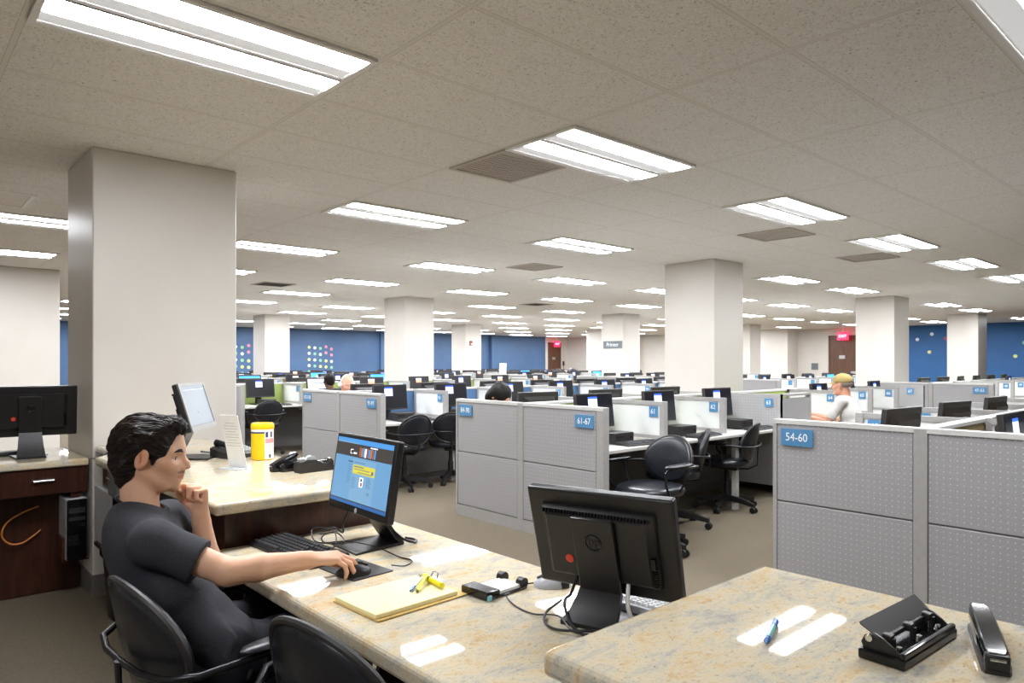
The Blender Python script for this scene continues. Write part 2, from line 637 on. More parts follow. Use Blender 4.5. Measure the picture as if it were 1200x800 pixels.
HIDDEN_LIGHTS = {(0, -1), (2, -1)}
first = True
for j in range(-1, 10):
    for i in range(0, 11):
        x, y = LX0 + LP * i, LY0 + LP * j
        if x > 27 or y > 26:
            continue
        r = (x * SY - y * CY)
        d = x * CY + y * SY
        if (i, j) in HIDDEN_LIGHTS:
            continue
        if d < .5 or abs(r / d) > .80:
            if not (x < 6 and y < 6):
                continue
        if any(cx - .65 < x < cx + w + .65 and cy - .33 < y < cy + h + .33 for cx, cy, w, h in COLS):
            continue
        lab = light_label(i, j)
        if lab in UNSEEN:
            continue
        if first:
            LIGHT0.location = (x, y, CEIL)
            LIGHT0['label'] = lab
            first = False
        else:
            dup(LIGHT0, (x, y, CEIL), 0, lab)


dup(LIGHT0, (LX0 - LP, LY0 - LP, CEIL), 0, 'added two-strip fill light, unseen in the ceiling behind the camera position')  # unseen lamp added on the ceiling grid to light the man in black


def make_vent(x, y, label, dark, w=.56):
    t = thing('ceiling_vent', label, 'vent', (x, y, CEIL), 0, 'square ceiling vents')
    mb = MB()
    for s in (-1, 1):
        mb.box((s * (w / 2 - .015), 0, -.006), (.03, w, .012)).box((0, s * (w / 2 - .015), -.006), (w - .06, .03, .012))
    mb.build('frame', M['vent'], t, smooth=False)
    mb = MB()
    mb.box((0, 0, -.002), (w - .06, w - .06, .004))
    for k in range(-6, 7):
        mb.box((0, k * .038, -.005), (w - .06, .012, .006))
    mb.build('grille', M['vent_dark'] if dark else M['vent'], t, smooth=False)


make_vent(3.14, 3.53, 'large square grey ceiling vent beside the bright light above the room middle', False)
make_vent(6.86, 3.55, 'square grey ceiling vent in front of the wide pillar on the right', False)
make_vent(4.93, 11.5, 'dark square ceiling vent left of the pillars beside the rows of lights', True)
make_vent(6.72, 7.0, 'grey square ceiling vent between the lights over the middle desks', False)
make_vent(11.1, 11.5, 'small far dark ceiling vent over the middle desks', True)
make_vent(9.2, 3.55, 'pale square ceiling vent beside the second light on the right', False)
t = thing('ceiling_panel', 'thin framed access panel in the ceiling left of the big pillar', 'ceiling panel', (.62, 6.9, CEIL))
mb = MB()
for s in (-1, 1):
    mb.box((s * .28, 0, -.006), (.03, .58, .012)).box((0, s * .28, -.006), (.53, .03, .012))
mb.build('frame', M['light_metal'], t, smooth=False)
MB().box((0, 0, -.003), (.53, .53, .006)).build('hatch', M['ceiling'], t, smooth=False)

# ------------------------------------------------------------------ signs and fittings on the walls


def dot(x, y, z, nrm, r, mt, label):
    if label in UNSEEN:
        return
    mb = MB()
    a = V(nrm)
    p = V((x, y, z))
    mb.cyl(p, p + a * .012, r, r, 0, 14)
    tag(mb.build('wall_dot', mt, origin=(x, y, z)), label, 'wall dot', 'painted dots on the blue walls')


grid = [['y', 'w', 'g', 'p', 'p'], ['w', 'g', 'w', 'p', 'p'], ['y', 'w', 'g', 'y', 'w'], ['w', 'g', 'y', 'y', 'g'], ['g', 'w', 'g', 'w', 'y']]
dn = dict(w=('white', 'dot_white'), y=('yellow', 'dot_yellow'), g=('green', 'dot_green'), p=('pink', 'dot_pink'))
rown = ['top', 'second', 'third', 'fourth', 'bottom']
for gx, where in ((12.80, 'square dot pattern beside the far pillar'), (9.62, 'square dot pattern beside the big white pillar')):
    for rr in range(5):
        for cc in range(5):
            k = grid[rr][cc]
            dx, dz = (.10, .09) if k == 'p' and cc == 3 else (.09, .02) if k == 'p' else (0, 0)
            dot(gx + cc * .245, LW, 2.02 - rr * .245 + dz - (cc * .02), (0, -1, 0), .062, M[dn[k][1]], '%s dot, %s row, %s column of the %s' % (dn[k][0], rown[rr], ORD[cc], where))
for (y, z, k, lab) in ((8.55, 2.42, 'w', 'white dot high beside the middle pillar on the deep blue wall'), (9.02, 2.24, 'w', 'white dot closest to the wide pillar on the deep blue wall'),
                       (8.12, 2.25, 'r', 'red dot on the deep blue wall between two pillars'), (7.73, 2.06, 'g', 'green dot on the deep blue wall beside the far pillar'),
                       (8.63, 1.78, 'y', 'yellow dot on the deep blue wall between two pillars'), (7.88, 1.78, 'w', 'white dot low on the deep blue wall between two pillars'),
                       (5.83, 2.06, 'g', 'green dot on the deep blue wall right of the far pillar'), (5.33, 1.90, 'w', 'upper white dot on the deep blue wall at the right edge'),
                       (6.08, 1.62, 'y', 'yellow dot on the deep blue wall touching the far pillar'), (5.33, 1.45, 'w', 'lower white dot on the deep blue wall at the right edge')):
    dot(BW, y, z, (-1, 0, 0), .06, M[dict(w='dot_white', g='dot_green', y='dot_yellow', r='dot_dim')[k]], lab)


def exit_sign(x, y, z, rz, label):
    t = thing('exit_sign', label, 'exit sign', (x, y, z), rz)
    MB().box((0, -.05, 0), (.42, .06, .30), bevel=.008).build('housing', M['exit_red'], t)
    MB().text('EXIT', .15, TM(0, -.0815, 0) @ Matrix.Rotation(PI / 2, 4, 'X')).build('lettering', M['win_white'], t)
    MB().cyl((0, -.05, .15), (0, -.05, CEIL - z), .02).build('mount', M['light_metal'], t)


exit_sign(26.72, LW - .25, 2.38, 0, 'lit red exit sign above the brown door beside the long blue wall')
exit_sign(BW - .2, 11.55, 2.42, -PI / 2, 'lit red exit sign above the brown door behind the man in the cap')

t = thing('pillar_sign', 'grey printer sign hanging on a white pillar', 'sign', (14.9 - .002, 12.07 + .35, 1.90), -PI / 2)
MB().box((0, -.01, 0), (.66, .02, .20), bevel=.004).build('plate', M['plate_grey'], t)
MB().text('Printer', .15, TM(0, -.0215, 0) @ Matrix.Rotation(PI / 2, 4, 'X')).build('lettering', M['sign_txt'], t)
t = thing('fire_alarm', 'small red fire alarm on a far white pillar', 'fire alarm', (15.22, 19.05 - .002, 2.08))
MB().box((0, -.02, 0), (.11, .04, .16), bevel=.01).build('housing', M['alarm'], t)
MB().cyl((0, -.04, -.03), (0, -.055, -.03), .03).build('horn', M['light_metal'], t)
t = thing('wall_phone', 'small dark wall phone beside the far brown door', 'wall phone', (27.5, LW - .002, 1.35))
MB().box((0, -.03, 0), (.09, .06, .24), bevel=.01).build('housing', M['black'], t)
MB().cyl((.0, -.03, -.12), (.02, -.03, -.4), .008).build('cord', M['black'], t)
tag(MB().box((BW - .02, 12.75, 1.25), (.04, .26, .26), bevel=.006).box((BW - .045, 12.75, 1.25), (.012, .16, .16)).build('wall_box', M['plate_grey']), 'small square grey box on the white wall left of the brown door', 'wall box')
tag(MB().box((17.0, LW - .015, 1.25), (.14, .03, .24), bevel=.005).box((17.0, LW - .034, 1.25), (.05, .01, .09)).build('wall_plate', M['light_metal']), 'small white wall plate low on the blue wall', 'wall plate')
# ------------------------------------------------------------------ the rows of study carrels
PT = 1.082           # partition height


def sign_plate(mb, txt, M4, w, h, size, sx=1.0):
    mb.box((0, 0, 0), (w, h, .008), 0) if False else None
    vs = [(-w / 2, -h / 2, 0), (w / 2, -h / 2, 0), (w / 2, h / 2, 0), (-w / 2, h / 2, 0), (-w / 2, -h / 2, .008), (w / 2, -h / 2, .008), (w / 2, h / 2, .008), (-w / 2, h / 2, .008)]
    mb.add(vs, [(0, 3, 2, 1), (4, 5, 6, 7), (0, 1, 5, 4), (1, 2, 6, 5), (2, 3, 7, 6), (3, 0, 4, 7)], 0, M4)
    mb.text(txt, size, M4 @ TM(0, 0, .009), 1, sx=sx)


# panel facing -X: a frame whose x axis runs along -Y and whose y axis is up
FACE_MX = Matrix(((0, 0, -1, 0), (-1, 0, 0, 0), (0, 1, 0, 0), (0, 0, 0, 1)))


def end_panel(X, Yc, hl, hr, left_sign, right_sign, label):
    """row-end partition: two tall fabric wings (upper and lower tile each) joined by a post"""
    t = thing('row_end_panel', label, 'partition', (X, Yc, 0), 0, 'row end partitions')
    th = .06
    fr = MB()
    fr.box((th / 2, 0, PT / 2), (th + .008, .066, PT), bevel=.003, seg=1)
    for y0, y1 in ((.030, hl - .004), (-hr + .004, -.030)):
        fr.box((th / 2, (y0 + y1) / 2, .05), (th, y1 - y0, .10))
        fr.box((th / 2, (y0 + y1) / 2, PT - .011), (th + .007, y1 - y0, .026), 1)
        fr.box((th / 2, (y0 + y1) / 2, PT / 2), (th * .5, y1 - y0, PT - .06))
    fr.box((th / 2, hl - .012, PT / 2), (th + .004, .024, PT - .001), 0)
    fr.box((th / 2, -hr + .035, PT / 2), (th + .004, .07, PT - .001), 0)
    fr.build('frame', [M['frame_metal'], M['cap_metal']], t, smooth=False)
    for y0, y1 in ((.036, hl - .026), (-hr + .078, -.036)):
        for z0, z1 in ((.108, .590), (.598, PT - .026)):
            MB().box((th / 2, (y0 + y1) / 2, (z0 + z1) / 2), (th * .96, y1 - y0, z1 - z0), bevel=.003, seg=1).build('fabric_tile', M['panel'], t, smooth=False)
    if left_sign:
        mb = MB()
        sign_plate(mb, left_sign, TM(-.002, hl - .15, PT - .10) @ FACE_MX, .19, .10, .068, .85)
        mb.build('number_sign', [M['sign'], M['sign_txt']], t, smooth=False)
    if right_sign:
        mb = MB()
        sign_plate(mb, right_sign, TM(-.002, -hr + .19, PT - .11) @ FACE_MX, .19, .10, .068, .85)
        mb.build('number_sign', [M['sign'], M['sign_txt']], t, smooth=False)
    return t


def spine(X, Yc, L, matl, label):
    t = thing('spine_panel', label, 'partition', (X, Yc, 0), 0, 'long partitions along the desk rows')
    MB().box((L / 2, 0, PT - .012), (L, .075, .024), bevel=.004, seg=1).build('top_cap', M['cap_metal'], t)
    MB().box((L / 2, 0, .90), (L, .055, .33)).build('fabric_strip', matl, t, smooth=False)
    MB().box((L / 2, 0, .37), (L, .055, .74)).box((L / 2, 0, .05), (L, .07, .10)).build('lower_panel', M['grey_low'], t, smooth=False)
    return t


def make_divider(kind, label='x'):
    """station divider seen from -X; runs along +y from the spine to a free end post"""
    t = thing('station_divider', label, 'divider', (0, 0, 0), 0, 'dividers between the stations')
    L = .68
    fr = MB()
    fr.box((0, L / 2 - .002, PT - .0185), (.036, L - .004, .034), 0)
    fr.box((0, L - .027, PT / 2 + .33), (.05, .054, PT - .66), 0, bevel=.003, seg=1)
    fr.box((0, L / 2, .768), (.036, L, .03), 0)
    fr.box((0, .02, .92), (.036, .03, .33), 0)
    fr.build('frame', M['frame_metal'] if kind != 'grey' else M['frame_metal'], t, smooth=False)
    MB().box((0, (L - .02) / 2, .92), (.014 if kind == 'white' else .03, L - .08, .275)).build('board' if kind == 'white' else 'fabric_board', M['white_panel'] if kind == 'white' else M['grey_low'], t, smooth=False)
    return t


DIV = make_divider('white')
DIV['used'] = 0


def divider(X, Yc, s, num, label):
    if label in UNSEEN:
        return None
    rz = 0 if s > 0 else PI
    global DIV
    if DIV['used'] == 0:
        d = DIV
        d.location, d.rotation_euler, d['label'] = (X, Yc + s * .035, 0), (0, 0, rz), label
        d['used'] = 1
        KIDS[d.name] = [(c, list(c.children)) for c in d.children]
    else:
        d = dup(DIV, (X, Yc + s * .035, 0), rz, label)
        if 'used' in d:
            del d['used']
    # the number sign hangs on the face towards -X, near the free end
    x = -.010 if s > 0 else .010
    F = FACE_MX if s > 0 else Rz(PI) @ FACE_MX
    mb = MB()
    sign_plate(mb, num or ' ', TM(x, .555, PT - .092) @ F, .088, .092, .062, .85)
    mb.build('number_sign', [M['sign'], M['sign_txt']], d, smooth=False)
    return d


def worktop(X, Yc, s, L, label, legs):
    t = thing('worktop', label, 'desk', (X, Yc, 0), 0, 'white worktops of the desk rows')
    MB().box((L / 2, s * .44, .727), (L, .80, .028), bevel=.004, seg=1).build('top', M['worktop'], t)
    for x in legs:
        MB().box((x, s * .76, .357), (.055, .05, .713), bevel=.004, seg=1).box((x, s * .40, .695), (.04, .72, .03)).build('leg', M['cap_metal'], t)
    return t


# ---- station equipment
def make_monitor(style):
    """flat monitor whose screen faces local -y; stands on its own base at z=0"""
    t = thing('monitor', 'x', 'monitor', (0, 0, 0), 0, 'black monitors on the desk rows')
    w, h, zc = .475, .30, .265
    tl = Euler((math.radians(-6), 0, 0))
    R = tl.to_matrix().to_4x4()
    B = TM(0, 0, zc) @ R
    b = MB(B)
    b.box((0, .012, 0), (w, .034, h), bevel=.006)
    b.loft([[(-.19, .03, -.10), (.19, .03, -.10), (.19, .03, .11), (-.19, .03, .11)], [(-.15, .062, -.075), (.15, .062, -.075), (.15, .062, .08), (-.15, .062, .08)]])
    b.build('housing', M['soft_black'], t)
    s = MB(B)
    x, z = w / 2 - .014, h / 2 - .014
    s.box((0, -.0055, .003), (2 * x, .003, 2 * z - .006), 0)
    if style == 'login':
        s.box((-.03, -.0075, .060), (.115, .001, .09), 1)
        s.box((-.03, -.0078, .110), (.115, .001, .018), 2)
        mats = [M['screen_off'], M['win_blue'], M['win_bar']]
    elif style == 'orange':
        s.box((-.02, -.0075, .055), (.13, .001, .05), 1)
        s.box((-.02, -.0078, .095), (.13, .001, .035), 2)
        mats = [M['screen_off'], M['win_orange'], M['win_white']]
    elif style == 'sky':
        s.box((0, -.0075, .02), (2 * x - .02, .001, 2 * z - .06), 1)
        s.box((0.02, -.0078, .03), (.16, .001, .05), 2)
        mats = [M['screen_off'], M['win_sky'], M['win_white']]
    elif style == 'page':
        s.box((0, -.0075, .0), (2 * x - .012, .001, 2 * z - .012), 1)
        s.box((-.02, -.0078, .06), (.22, .001, .016), 2)
        s.box((-.06, -.0078, .10), (.26, .001, .01), 3)
        mats = [M['screen_off'], M['win_white'], M['win_bar'], M['win_orange']]
    s.build('screen', mats, t, smooth=False)
    st = MB()
    st.box((0, .085, .15), (.10, .03, .26), bevel=.006)
    st.box((0, .062, .23), (.09, .05, .10), bevel=.004)
    st.build('stand', M['black'], t)
    MB().box((0, .05, .009), (.24, .20, .018), bevel=.006).build('base', M['black'], t)
    return t


MON = {k: make_monitor(k) for k in ('login', 'orange', 'sky', 'page')}
USED = set()


def monitor(style, loc, rz, label):
    if label in UNSEEN:
        return None
    t = MON[style]
    if style in USED:
        return dup(t, loc, rz, label)
    USED.add(style)
    t.location, t.rotation_euler, t['label'] = loc, (0, 0, rz), label
    return t


def make_keyboard(name, body, key, label, w=.44, d=.145, group=None, tilt=.0):
    t = thing(name, label, 'keyboard', (0, 0, 0), 0, group)
    MB().loft([[(-w / 2, -d / 2, 0), (w / 2, -d / 2, 0), (w / 2, d / 2, 0), (-w / 2, d / 2, 0)], [(-w / 2, -d / 2, .009), (w / 2, -d / 2, .009), (w / 2, d / 2, .022), (-w / 2, d / 2, .022)],
               [(-w / 2 + .004, -d / 2 + .003, .012), (w / 2 - .004, -d / 2 + .003, .012), (w / 2 - .004, d / 2 - .003, .026), (-w / 2 + .004, d / 2 - .003, .026)]]).build('case', body, t)
    k = MB()
    sl = .014 / d

    def zat(y):
        return .0125 + (y + d / 2) * sl

    def row(y, xs, kw, kd=.014):
        for x in xs:
            z = zat(y)
            k.loft([[(x - kw / 2, y - kd / 2, z), (x + kw / 2, y - kd / 2, z), (x + kw / 2, y + kd / 2, z + .001), (x - kw / 2, y + kd / 2, z + .001)],
                    [(x - kw / 2 + .002, y - kd / 2 + .002, z + .007), (x + kw / 2 - .002, y - kd / 2 + .002, z + .007), (x + kw / 2 - .002, y + kd / 2 - .002, z + .008), (x - kw / 2 + .002, y + kd / 2 - .002, z + .008)]])
    p = (w - .03) / 22.5
    x0 = -w / 2 + .015 + p / 2
    ys = [-d / 2 + .022 + i * (d - .05) / 5 for i in range(6)]
    for i, y in enumerate(ys):
        if i == 0:
            row(y, [x0 + p * c for c in (0, 1.2, 2.4)], p)
            row(y, [x0 + p * 6], p * 6)
            row(y, [x0 + p * c for c in (10.2, 11.4, 12.6, 13.8)], p)
        else:
            row(y, [x0 + p * c for c in range(15)], p * .9)
        if i in (0, 4, 5):
            row(y, [x0 + p * c for c in (15.5, 16.5, 17.5)], p * .9)
        if i == 1:
            row(y, [x0 + p * 16.5], p * .9)
        if i < 5:
            row(y, [x0 + p * c for c in (18.7, 19.7, 20.7, 21.7)], p * .9)
    k.build('keys', key, t, smooth=False)
    return t


def make_mouse(name, label, body, top, group=None):
    t = thing(name, label, 'mouse', (0, 0, 0), 0, group)
    rings = []
    for i in range(9):
        u = i / 8
        x = -.055 + .11 * u
        w = .031 * (1 - abs(2 * u - 1) ** 3) ** .5 + .004
        h = .036 * (math.sin(PI * (u * .82 + .1))) ** .8
        rings.append([(x, w * math.cos(a), max(0, h * math.sin(a))) for a in [PI * k / 10 for k in range(11)]])
    MB().loft(rings).build('shell', body, t, angle=60)
    mb = MB()
    mb.tube([(-.012, 0, .0335), (.02, 0, .0345), (.045, 0, .025)], [.004, .006, .003], 0, 8)
    mb.build('wheel_strip', top, t)
    return t


KB = make_keyboard('desk_keyboard', M['black'], M['grey_key'], 'x', group='keyboards on the desk rows')
PC = thing('small_computer', 'x', 'computer', (0, 0, 0), 0, 'small computers on the desk rows')
MB().box((0, 0, .05), (.24, .19, .09), bevel=.006).build('case', M['black'], PC)
MB().box((0, -.097, .05), (.235, .006, .085), bevel=.002).cyl((.08, -.098, .055), (.08, -.104, .055), .011, m=1).box((-.06, -.101, .065), (.1, .003, .014), 1).build('front_plate', [M['soft_black'], M['dark_metal']], PC)
KBU, PCU = [0], [0]


def place(proto, cnt, loc, rz, label):
    if label in UNSEEN:
        return None
    if cnt[0] == 0:
        cnt[0] = 1
        proto.location, proto.rotation_euler, proto['label'] = loc, (0, 0, rz), label
        return proto
    return dup(proto, loc, rz, label)


# ---- the task chair: oval back, padded seat, looped arms, five-star base
def make_chair(label, seat_z=.46, sc=1.0):
    t = thing('office_chair', label, 'chair', (0, 0, 0), 0, 'black office chairs')
    # sits facing local +x
    s = MB()
    rings = []
    N = 28
    for k, (z, f) in enumerate(((-.035, .80), (-.028, .93), (-.005, 1.0), (.02, .985), (.036, .93), (.044, .80), (.046, .5), (.044, .2))):
        rings.append([(.02 + .235 * f * (abs(math.cos(a)) ** .72) * (1 if math.cos(a) > 0 else -1), .24 * f * (abs(math.sin(a)) ** .72) * (1 if math.sin(a) > 0 else -1), seat_z + z - .012 * max(0, math.cos(a)) * f) for a in [2 * PI * i / N for i in range(N)]])
    s.loft(rings)
    s.build('seat', M['leather'], t, angle=60)
    # back: curved oval cushion with a rim
    bc = V((-.245, 0, seat_z + .205))
    b = MB()
    rings = []
    tilt = math.radians(12)
    for off, f in ((-.026, .0001), (-.026, .5), (-.024, .86), (-.014, .98), (.0, 1.0), (.012, .97), (.022, .88), (.03, .5), (.032, .0001)):
        ring = []
        for i in range(36):
            a = 2 * PI * i / 36
            y = .215 * f * math.cos(a)
            z = .175 * f * (math.sin(a)) * (1.0 if math.sin(a) > 0 else .96)
            x = off + 1.0 * y * y * 1.1 - z * math.tan(tilt)
            ring.append((bc.x + x, bc.y + y, bc.z + z))
        rings.append(ring)
    b.loft(rings, cap=False)
    b.build('backrest', M['leather'], t, angle=60)
    rim = MB()
    pts = []
    for i in range(40):
        a = 2 * PI * i / 40
        y, z = .218 * math.cos(a), .178 * math.sin(a) * (1.0 if math.sin(a) > 0 else .96)
        pts.append((bc.x - .012 + 1.1 * y * y - z * math.tan(tilt), y, bc.z + z))
    rim.tube(pts, .0105, 0, 8, closed=True)
    bk = [o for o in t.children if o.name.startswith('backrest')][0]
    rim.build('piping', M['soft_black'], bk)
    # back bar
    MB().tube([(-.02, 0, seat_z - .06), (-.20, 0, seat_z - .06), (-.29, 0, seat_z - .01), (-.292, 0, seat_z + .08), (-.297, 0, seat_z + .17)], .014, 0, 8, flat=.6).build('back_bar', M['dark_metal'], t)
    for sy in (-1, 1):
        a = MB()
        a.tube([(-.288, 0, seat_z + .165), (-.284, sy * .12, seat_z + .167), (-.262, sy * .215, seat_z + .172), (-.20, sy * .275, seat_z + .18), (-.02, sy * .29, seat_z + .19), (.16, sy * .285, seat_z + .195), (.21, sy * .28, seat_z + .17), (.195, sy * .27, seat_z + .08), (.10, sy * .24, seat_z - .03), (.02, sy * .14, seat_z - .05)], .0095, 0, 12)
        a.tube([(-.02, sy * .285, seat_z + .185), (-.035, sy * .27, seat_z + .07), (-.02, sy * .2, seat_z - .045)], .0085, 0, 8)
        ar = a.build('armrest', M['dark_metal'], t)
        p = MB()
        ring = []
        for u in (0, .06, .2, .5, .8, .94, 1):
            x = -.10 + .32 * u
            w = .030 * (1 - abs(2 * u - 1) ** 4) ** .5 + .006
            ring.append([(x, sy * .287 + w * math.cos(q), seat_z + .212 + .014 * math.sin(q) * (w / .036)) for q in [2 * PI * k / 12 for k in range(12)]])
        p.loft(ring)
        p.build('arm_pad', M['leather'], ar, angle=60)
    MB().cyl((0, 0, .10), (0, 0, seat_z - .05), .026, .022).cyl((0, 0, .09), (0, 0, .25), .035, .032).build('gas_column', M['black'], t)
    MB().box((-.01, 0, seat_z - .055), (.22, .16, .04), bevel=.01).cyl((.05, -.1, seat_z - .055), (.05, -.22, seat_z - .06), .006).build('tilt_mechanism', M['black'], t)
    bs = MB()
    for k in range(5):
        a = 2 * PI * k / 5 + .3
        c, q = math.cos(a), math.sin(a)
        r = [[], [], []]
        for n, (rad, zz, w, hh) in enumerate(((.02, .115, .03, .03), (.17, .10, .024, .022), (.30, .075, .017, .016))):
            r[n] = [(rad * c - q * w * e, rad * q + c * w * e, zz + hh * f) for e, f in ((-1, -1), (1, -1), (.8, 1), (-.8, 1))]
        bs.loft(r)
    bs.cyl((0, 0, .08), (0, 0, .15), .042, .036, n=18)
    bs.build('star_base', M['black'], t)
    for k in range(5):
        a = 2 * PI * k / 5 + .3
        c, q = math.cos(a), math.sin(a)
        px, py = .295 * c, .295 * q
        w = MB()
        for e in (-1, 1):
            w.cyl((px + e * .011 * -q, py + e * .011 * c, .03), (px + e * .026 * -q, py + e * .026 * c, .03), .03, .028, n=14)
        w.box((px, py, .04), (.02, .02, .03)).cyl((px, py, .04), (px, py, .075), .008)
        w.build('caster', M['rubber'], t)
    return t


CH = make_chair('x')
CHU = [0]


def chair(x, y, a, label):
    return place(CH, CHU, (x, y, 0), math.radians(a), label)


# ---- rows.  Yc = line of the spine; wings hl / hr; block start X0
class Row:
    pass


def mon_label(style, seat, side):
    if style is None:
        return None
    s = {'login': 'monitor with a login window', 'orange': 'monitor with an orange window', 'sky': 'monitor with a blue screen', 'page': 'monitor showing a pale page'}[style]
    if side > 0:
        s = 'back of a black monitor'
    return s + ', ' + seat


def build_row(X0, Yc, hl, hr, ls, rs, name, fabric, nst, pitch, sides, end=True, spine_l=None):
    """sides: {s: dict(seats=name, nums=[...], mons=[styles], skip_div=set(), kb=set())}"""
    L = spine_l or pitch * nst + .1
    if end:
        end_panel(X0, Yc, hl, hr, ls, rs, 'grey two-wing partition ' + name[0])
    spine(X0 + .07, Yc, L, fabric, 'long low partition ' + name[1])
    for s, q in sides.items():
        legs = [pitch * k + .0 for k in range(1, nst) if k not in q.get('skip_leg', ())]
        Lw = q.get('length', L)
        worktop(X0 + .07, Yc, s, Lw, 'white worktop ' + q['top'], [x for x in legs if x < Lw])
        for k in range(1, nst + 1):
            if k in q.get('skip_div', ()):
                continue
            x = q['divx'][k - 1] if 'divx' in q and k - 1 < len(q['divx']) else X0 + pitch * k + .03
            num = q['nums'][k - 1] if k - 1 < len(q['nums']) else ''
            divider(x, Yc, s, num, ('white divider, %s one %s' % (ORD[k - 1], q['seats'])).replace(' ,', ','))
        for k in range(nst):
            st = q['mons'][k] if k < len(q['mons']) else 'login'
            if st is None:
                continue
            x = q['monx'][k] if 'monx' in q and k < len(q['monx']) else X0 + .55 + pitch * k
            dz = random.uniform(-.012, .012)
            ang = random.uniform(-.10, .10)
            seat = ('%s seat %s' % (ORD[k], q['seats'])).replace(' ,', ',')
            monitor(st, (x, Yc + s * .30, .741 + (q.get('raise', 0))), (0 if s < 0 else PI) + ang, mon_label(st, seat, s))
            if k in q.get('kit', ()):
                place(KB, KBU, (x + .09, Yc + s * .73, .742), (0 if s < 0 else PI) + random.uniform(-.15, .15), 'black keyboard at ' + seat)
                place(PC, PCU, (x, Yc + s * .53, .742), (0 if s < 0 else PI), 'small black computer at ' + seat)


# row with the 54-60 sign, tan fabric
build_row(4.02, 1.29, .81, .84, '54-60', None, ('with the 54-60 sign behind the right granite counter', 'with tan fabric behind the 54-60 sign'), M['tan'], 4, 1.0, {
    1: dict(top='behind the 54-60 sign, left side', seats='behind the 54-60 sign, left side', nums=['60', '59', '58', '57'], mons=['login', 'login', 'login', None], divx=[5.0, 5.95, 6.95]),
    -1: dict(top='behind the 54-60 sign, right side', seats='on the right side of the tan partition', nums=['54', '53', '52'], mons=['login', None, None, None], skip_div=(2, 3, 4))})
# row with 84-90 and 61-67 signs, green fabric
build_row(4.02, 4.36, .89, .92, '84-90', '61-67', ('with the 84-90 and 61-67 signs in the middle', 'with green fabric behind the 61-67 sign'), M['green'], 7, 1.03, {
    -1: dict(top='of seats 61 to 67', seats='of seats 61 to 67', nums=['61', '62', '63', '64', '65', '66', '67'], mons=['login', 'login', 'login', None, 'login', 'login', 'login'], monx=[4.63, 5.57, 6.60, 8.1, 9.0, 9.9, 10.8],
             divx=[5.09, 6.05, 7.15, 8.65, 9.6, 10.5, 11.5], skip_div=(3, 7), skip_leg=(4,), kit={0, 1, 2}),
    1: dict(top='behind the 84-90 sign', seats='behind the 84-90 sign', nums=['90', '89', '88', '87', '86', '85', '84'], mons=['login', 'login', 'login', None, None, None, None], monx=[4.5, 5.45, 6.46],
            skip_div=(4, 5, 6, 7), length=3.8)}, spine_l=7.6)
# row with the 91-97 sign, blue fabric
build_row(4.02, 7.53, .945, .945, '112-118', '91-97', ('with the 91-97 sign left of the middle', 'with blue fabric behind the 91-97 sign'), M['blue_fab'], 7, 1.03, {
    -1: dict(top='of the seats behind the 91-97 sign', seats='behind the 91-97 sign', nums=['91', '92', '93', '94', '95', '96', '97'], mons=['login'] * 7, monx=[4.55, 5.46, 6.5, 7.5, 8.5, 9.5, 10.5], kit={0, 1}),
    1: dict(top='on the far side of the blue partition', seats='on the far side of the blue partition', nums=['118', '117', '116', '115', '114', '113', '112'], mons=['login'] * 7)})
# row left of it, green fabric, next to the big pillar
build_row(4.02, 11.45, .90, .90, None, None, ('beside the big white pillar', 'with green fabric beside the big pillar'), M['green'], 7, 1.03, {
    -1: dict(top='of the green-backed seats by the big pillar', seats='by the big pillar', nums=[], mons=['login', 'page', 'orange', 'orange', 'login', 'orange', 'orange'], kit={0}),
    1: dict(top='on the far side of the big pillar row', seats='on the far side of the big pillar row', nums=[], mons=['login', 'sky', 'orange', None, None, None, None], skip_div=(4, 5, 6, 7), length=3.6)}, spine_l=7.4)
for n, (Yc, fab, nm) in enumerate(((14.9, M['tan'], 'the far tan row'), (18.0, M['tan'], 'the row before the blue wall'), (21.6, M['blue_fab'], 'the row nearest the blue wall'))):
    build_row(5.2, Yc, .9, .9, None, None, ('at the near end of ' + nm, 'of ' + nm), fab, 6, 1.03, {
        -1: dict(top='on the near side of ' + nm, seats=', near side of ' + nm, nums=[], mons=['sky', 'orange', 'login', 'sky', 'orange', 'login']),
        1: dict(top='on the far side of ' + nm, seats=', far side of ' + nm, nums=[], mons=['login', 'sky', 'orange', 'login', 'sky', 'orange'], skip_div=(1, 2, 3, 4, 5, 6))})
# second block, beyond the cross aisle
for n, (Yc, fab, nm, ls, rs, hl, hr) in enumerate(((4.05, M['green'], 'the far 47-53 block', None, '47-53', .9, .9), (7.6, M['blue_fab'], 'the block behind the wide pillar', None, None, .9, .9),
                                            (11.2, M['green'], 'the block before the printer pillar', None, None, .9, .9), (14.9, M['tan'], 'the block beside the printer pillar', None, None, .9, .9),
                                            (18.2, M['tan'], 'the block before the brown door', None, None, .9, .9), (21.9, M['blue_fab'], 'the block by the blue wall', None, None, .9, .9))):
    build_row(13.1, Yc, hl, hr, ls, rs, ('of ' + nm, 'of ' + nm), fab, 6, 1.03, {
        -1: dict(top='on the near side of ' + nm, seats=', near side of ' + nm, nums=['47', '48', '49', '50', '51', '52'] if n == 0 else [], mons=[None, None, None, 'login', None, None] if n == 0 else ['login', 'orange', 'login', 'sky', 'login', 'orange'], skip_div=() if n < 3 else (4, 5, 6)),
        1: dict(top='on the far side of ' + nm, seats=', far side of ' + nm, nums=[], mons=['login', 'orange', 'login', 'page', 'login', 'orange'], skip_div=(1, 2, 3, 4, 5, 6))})

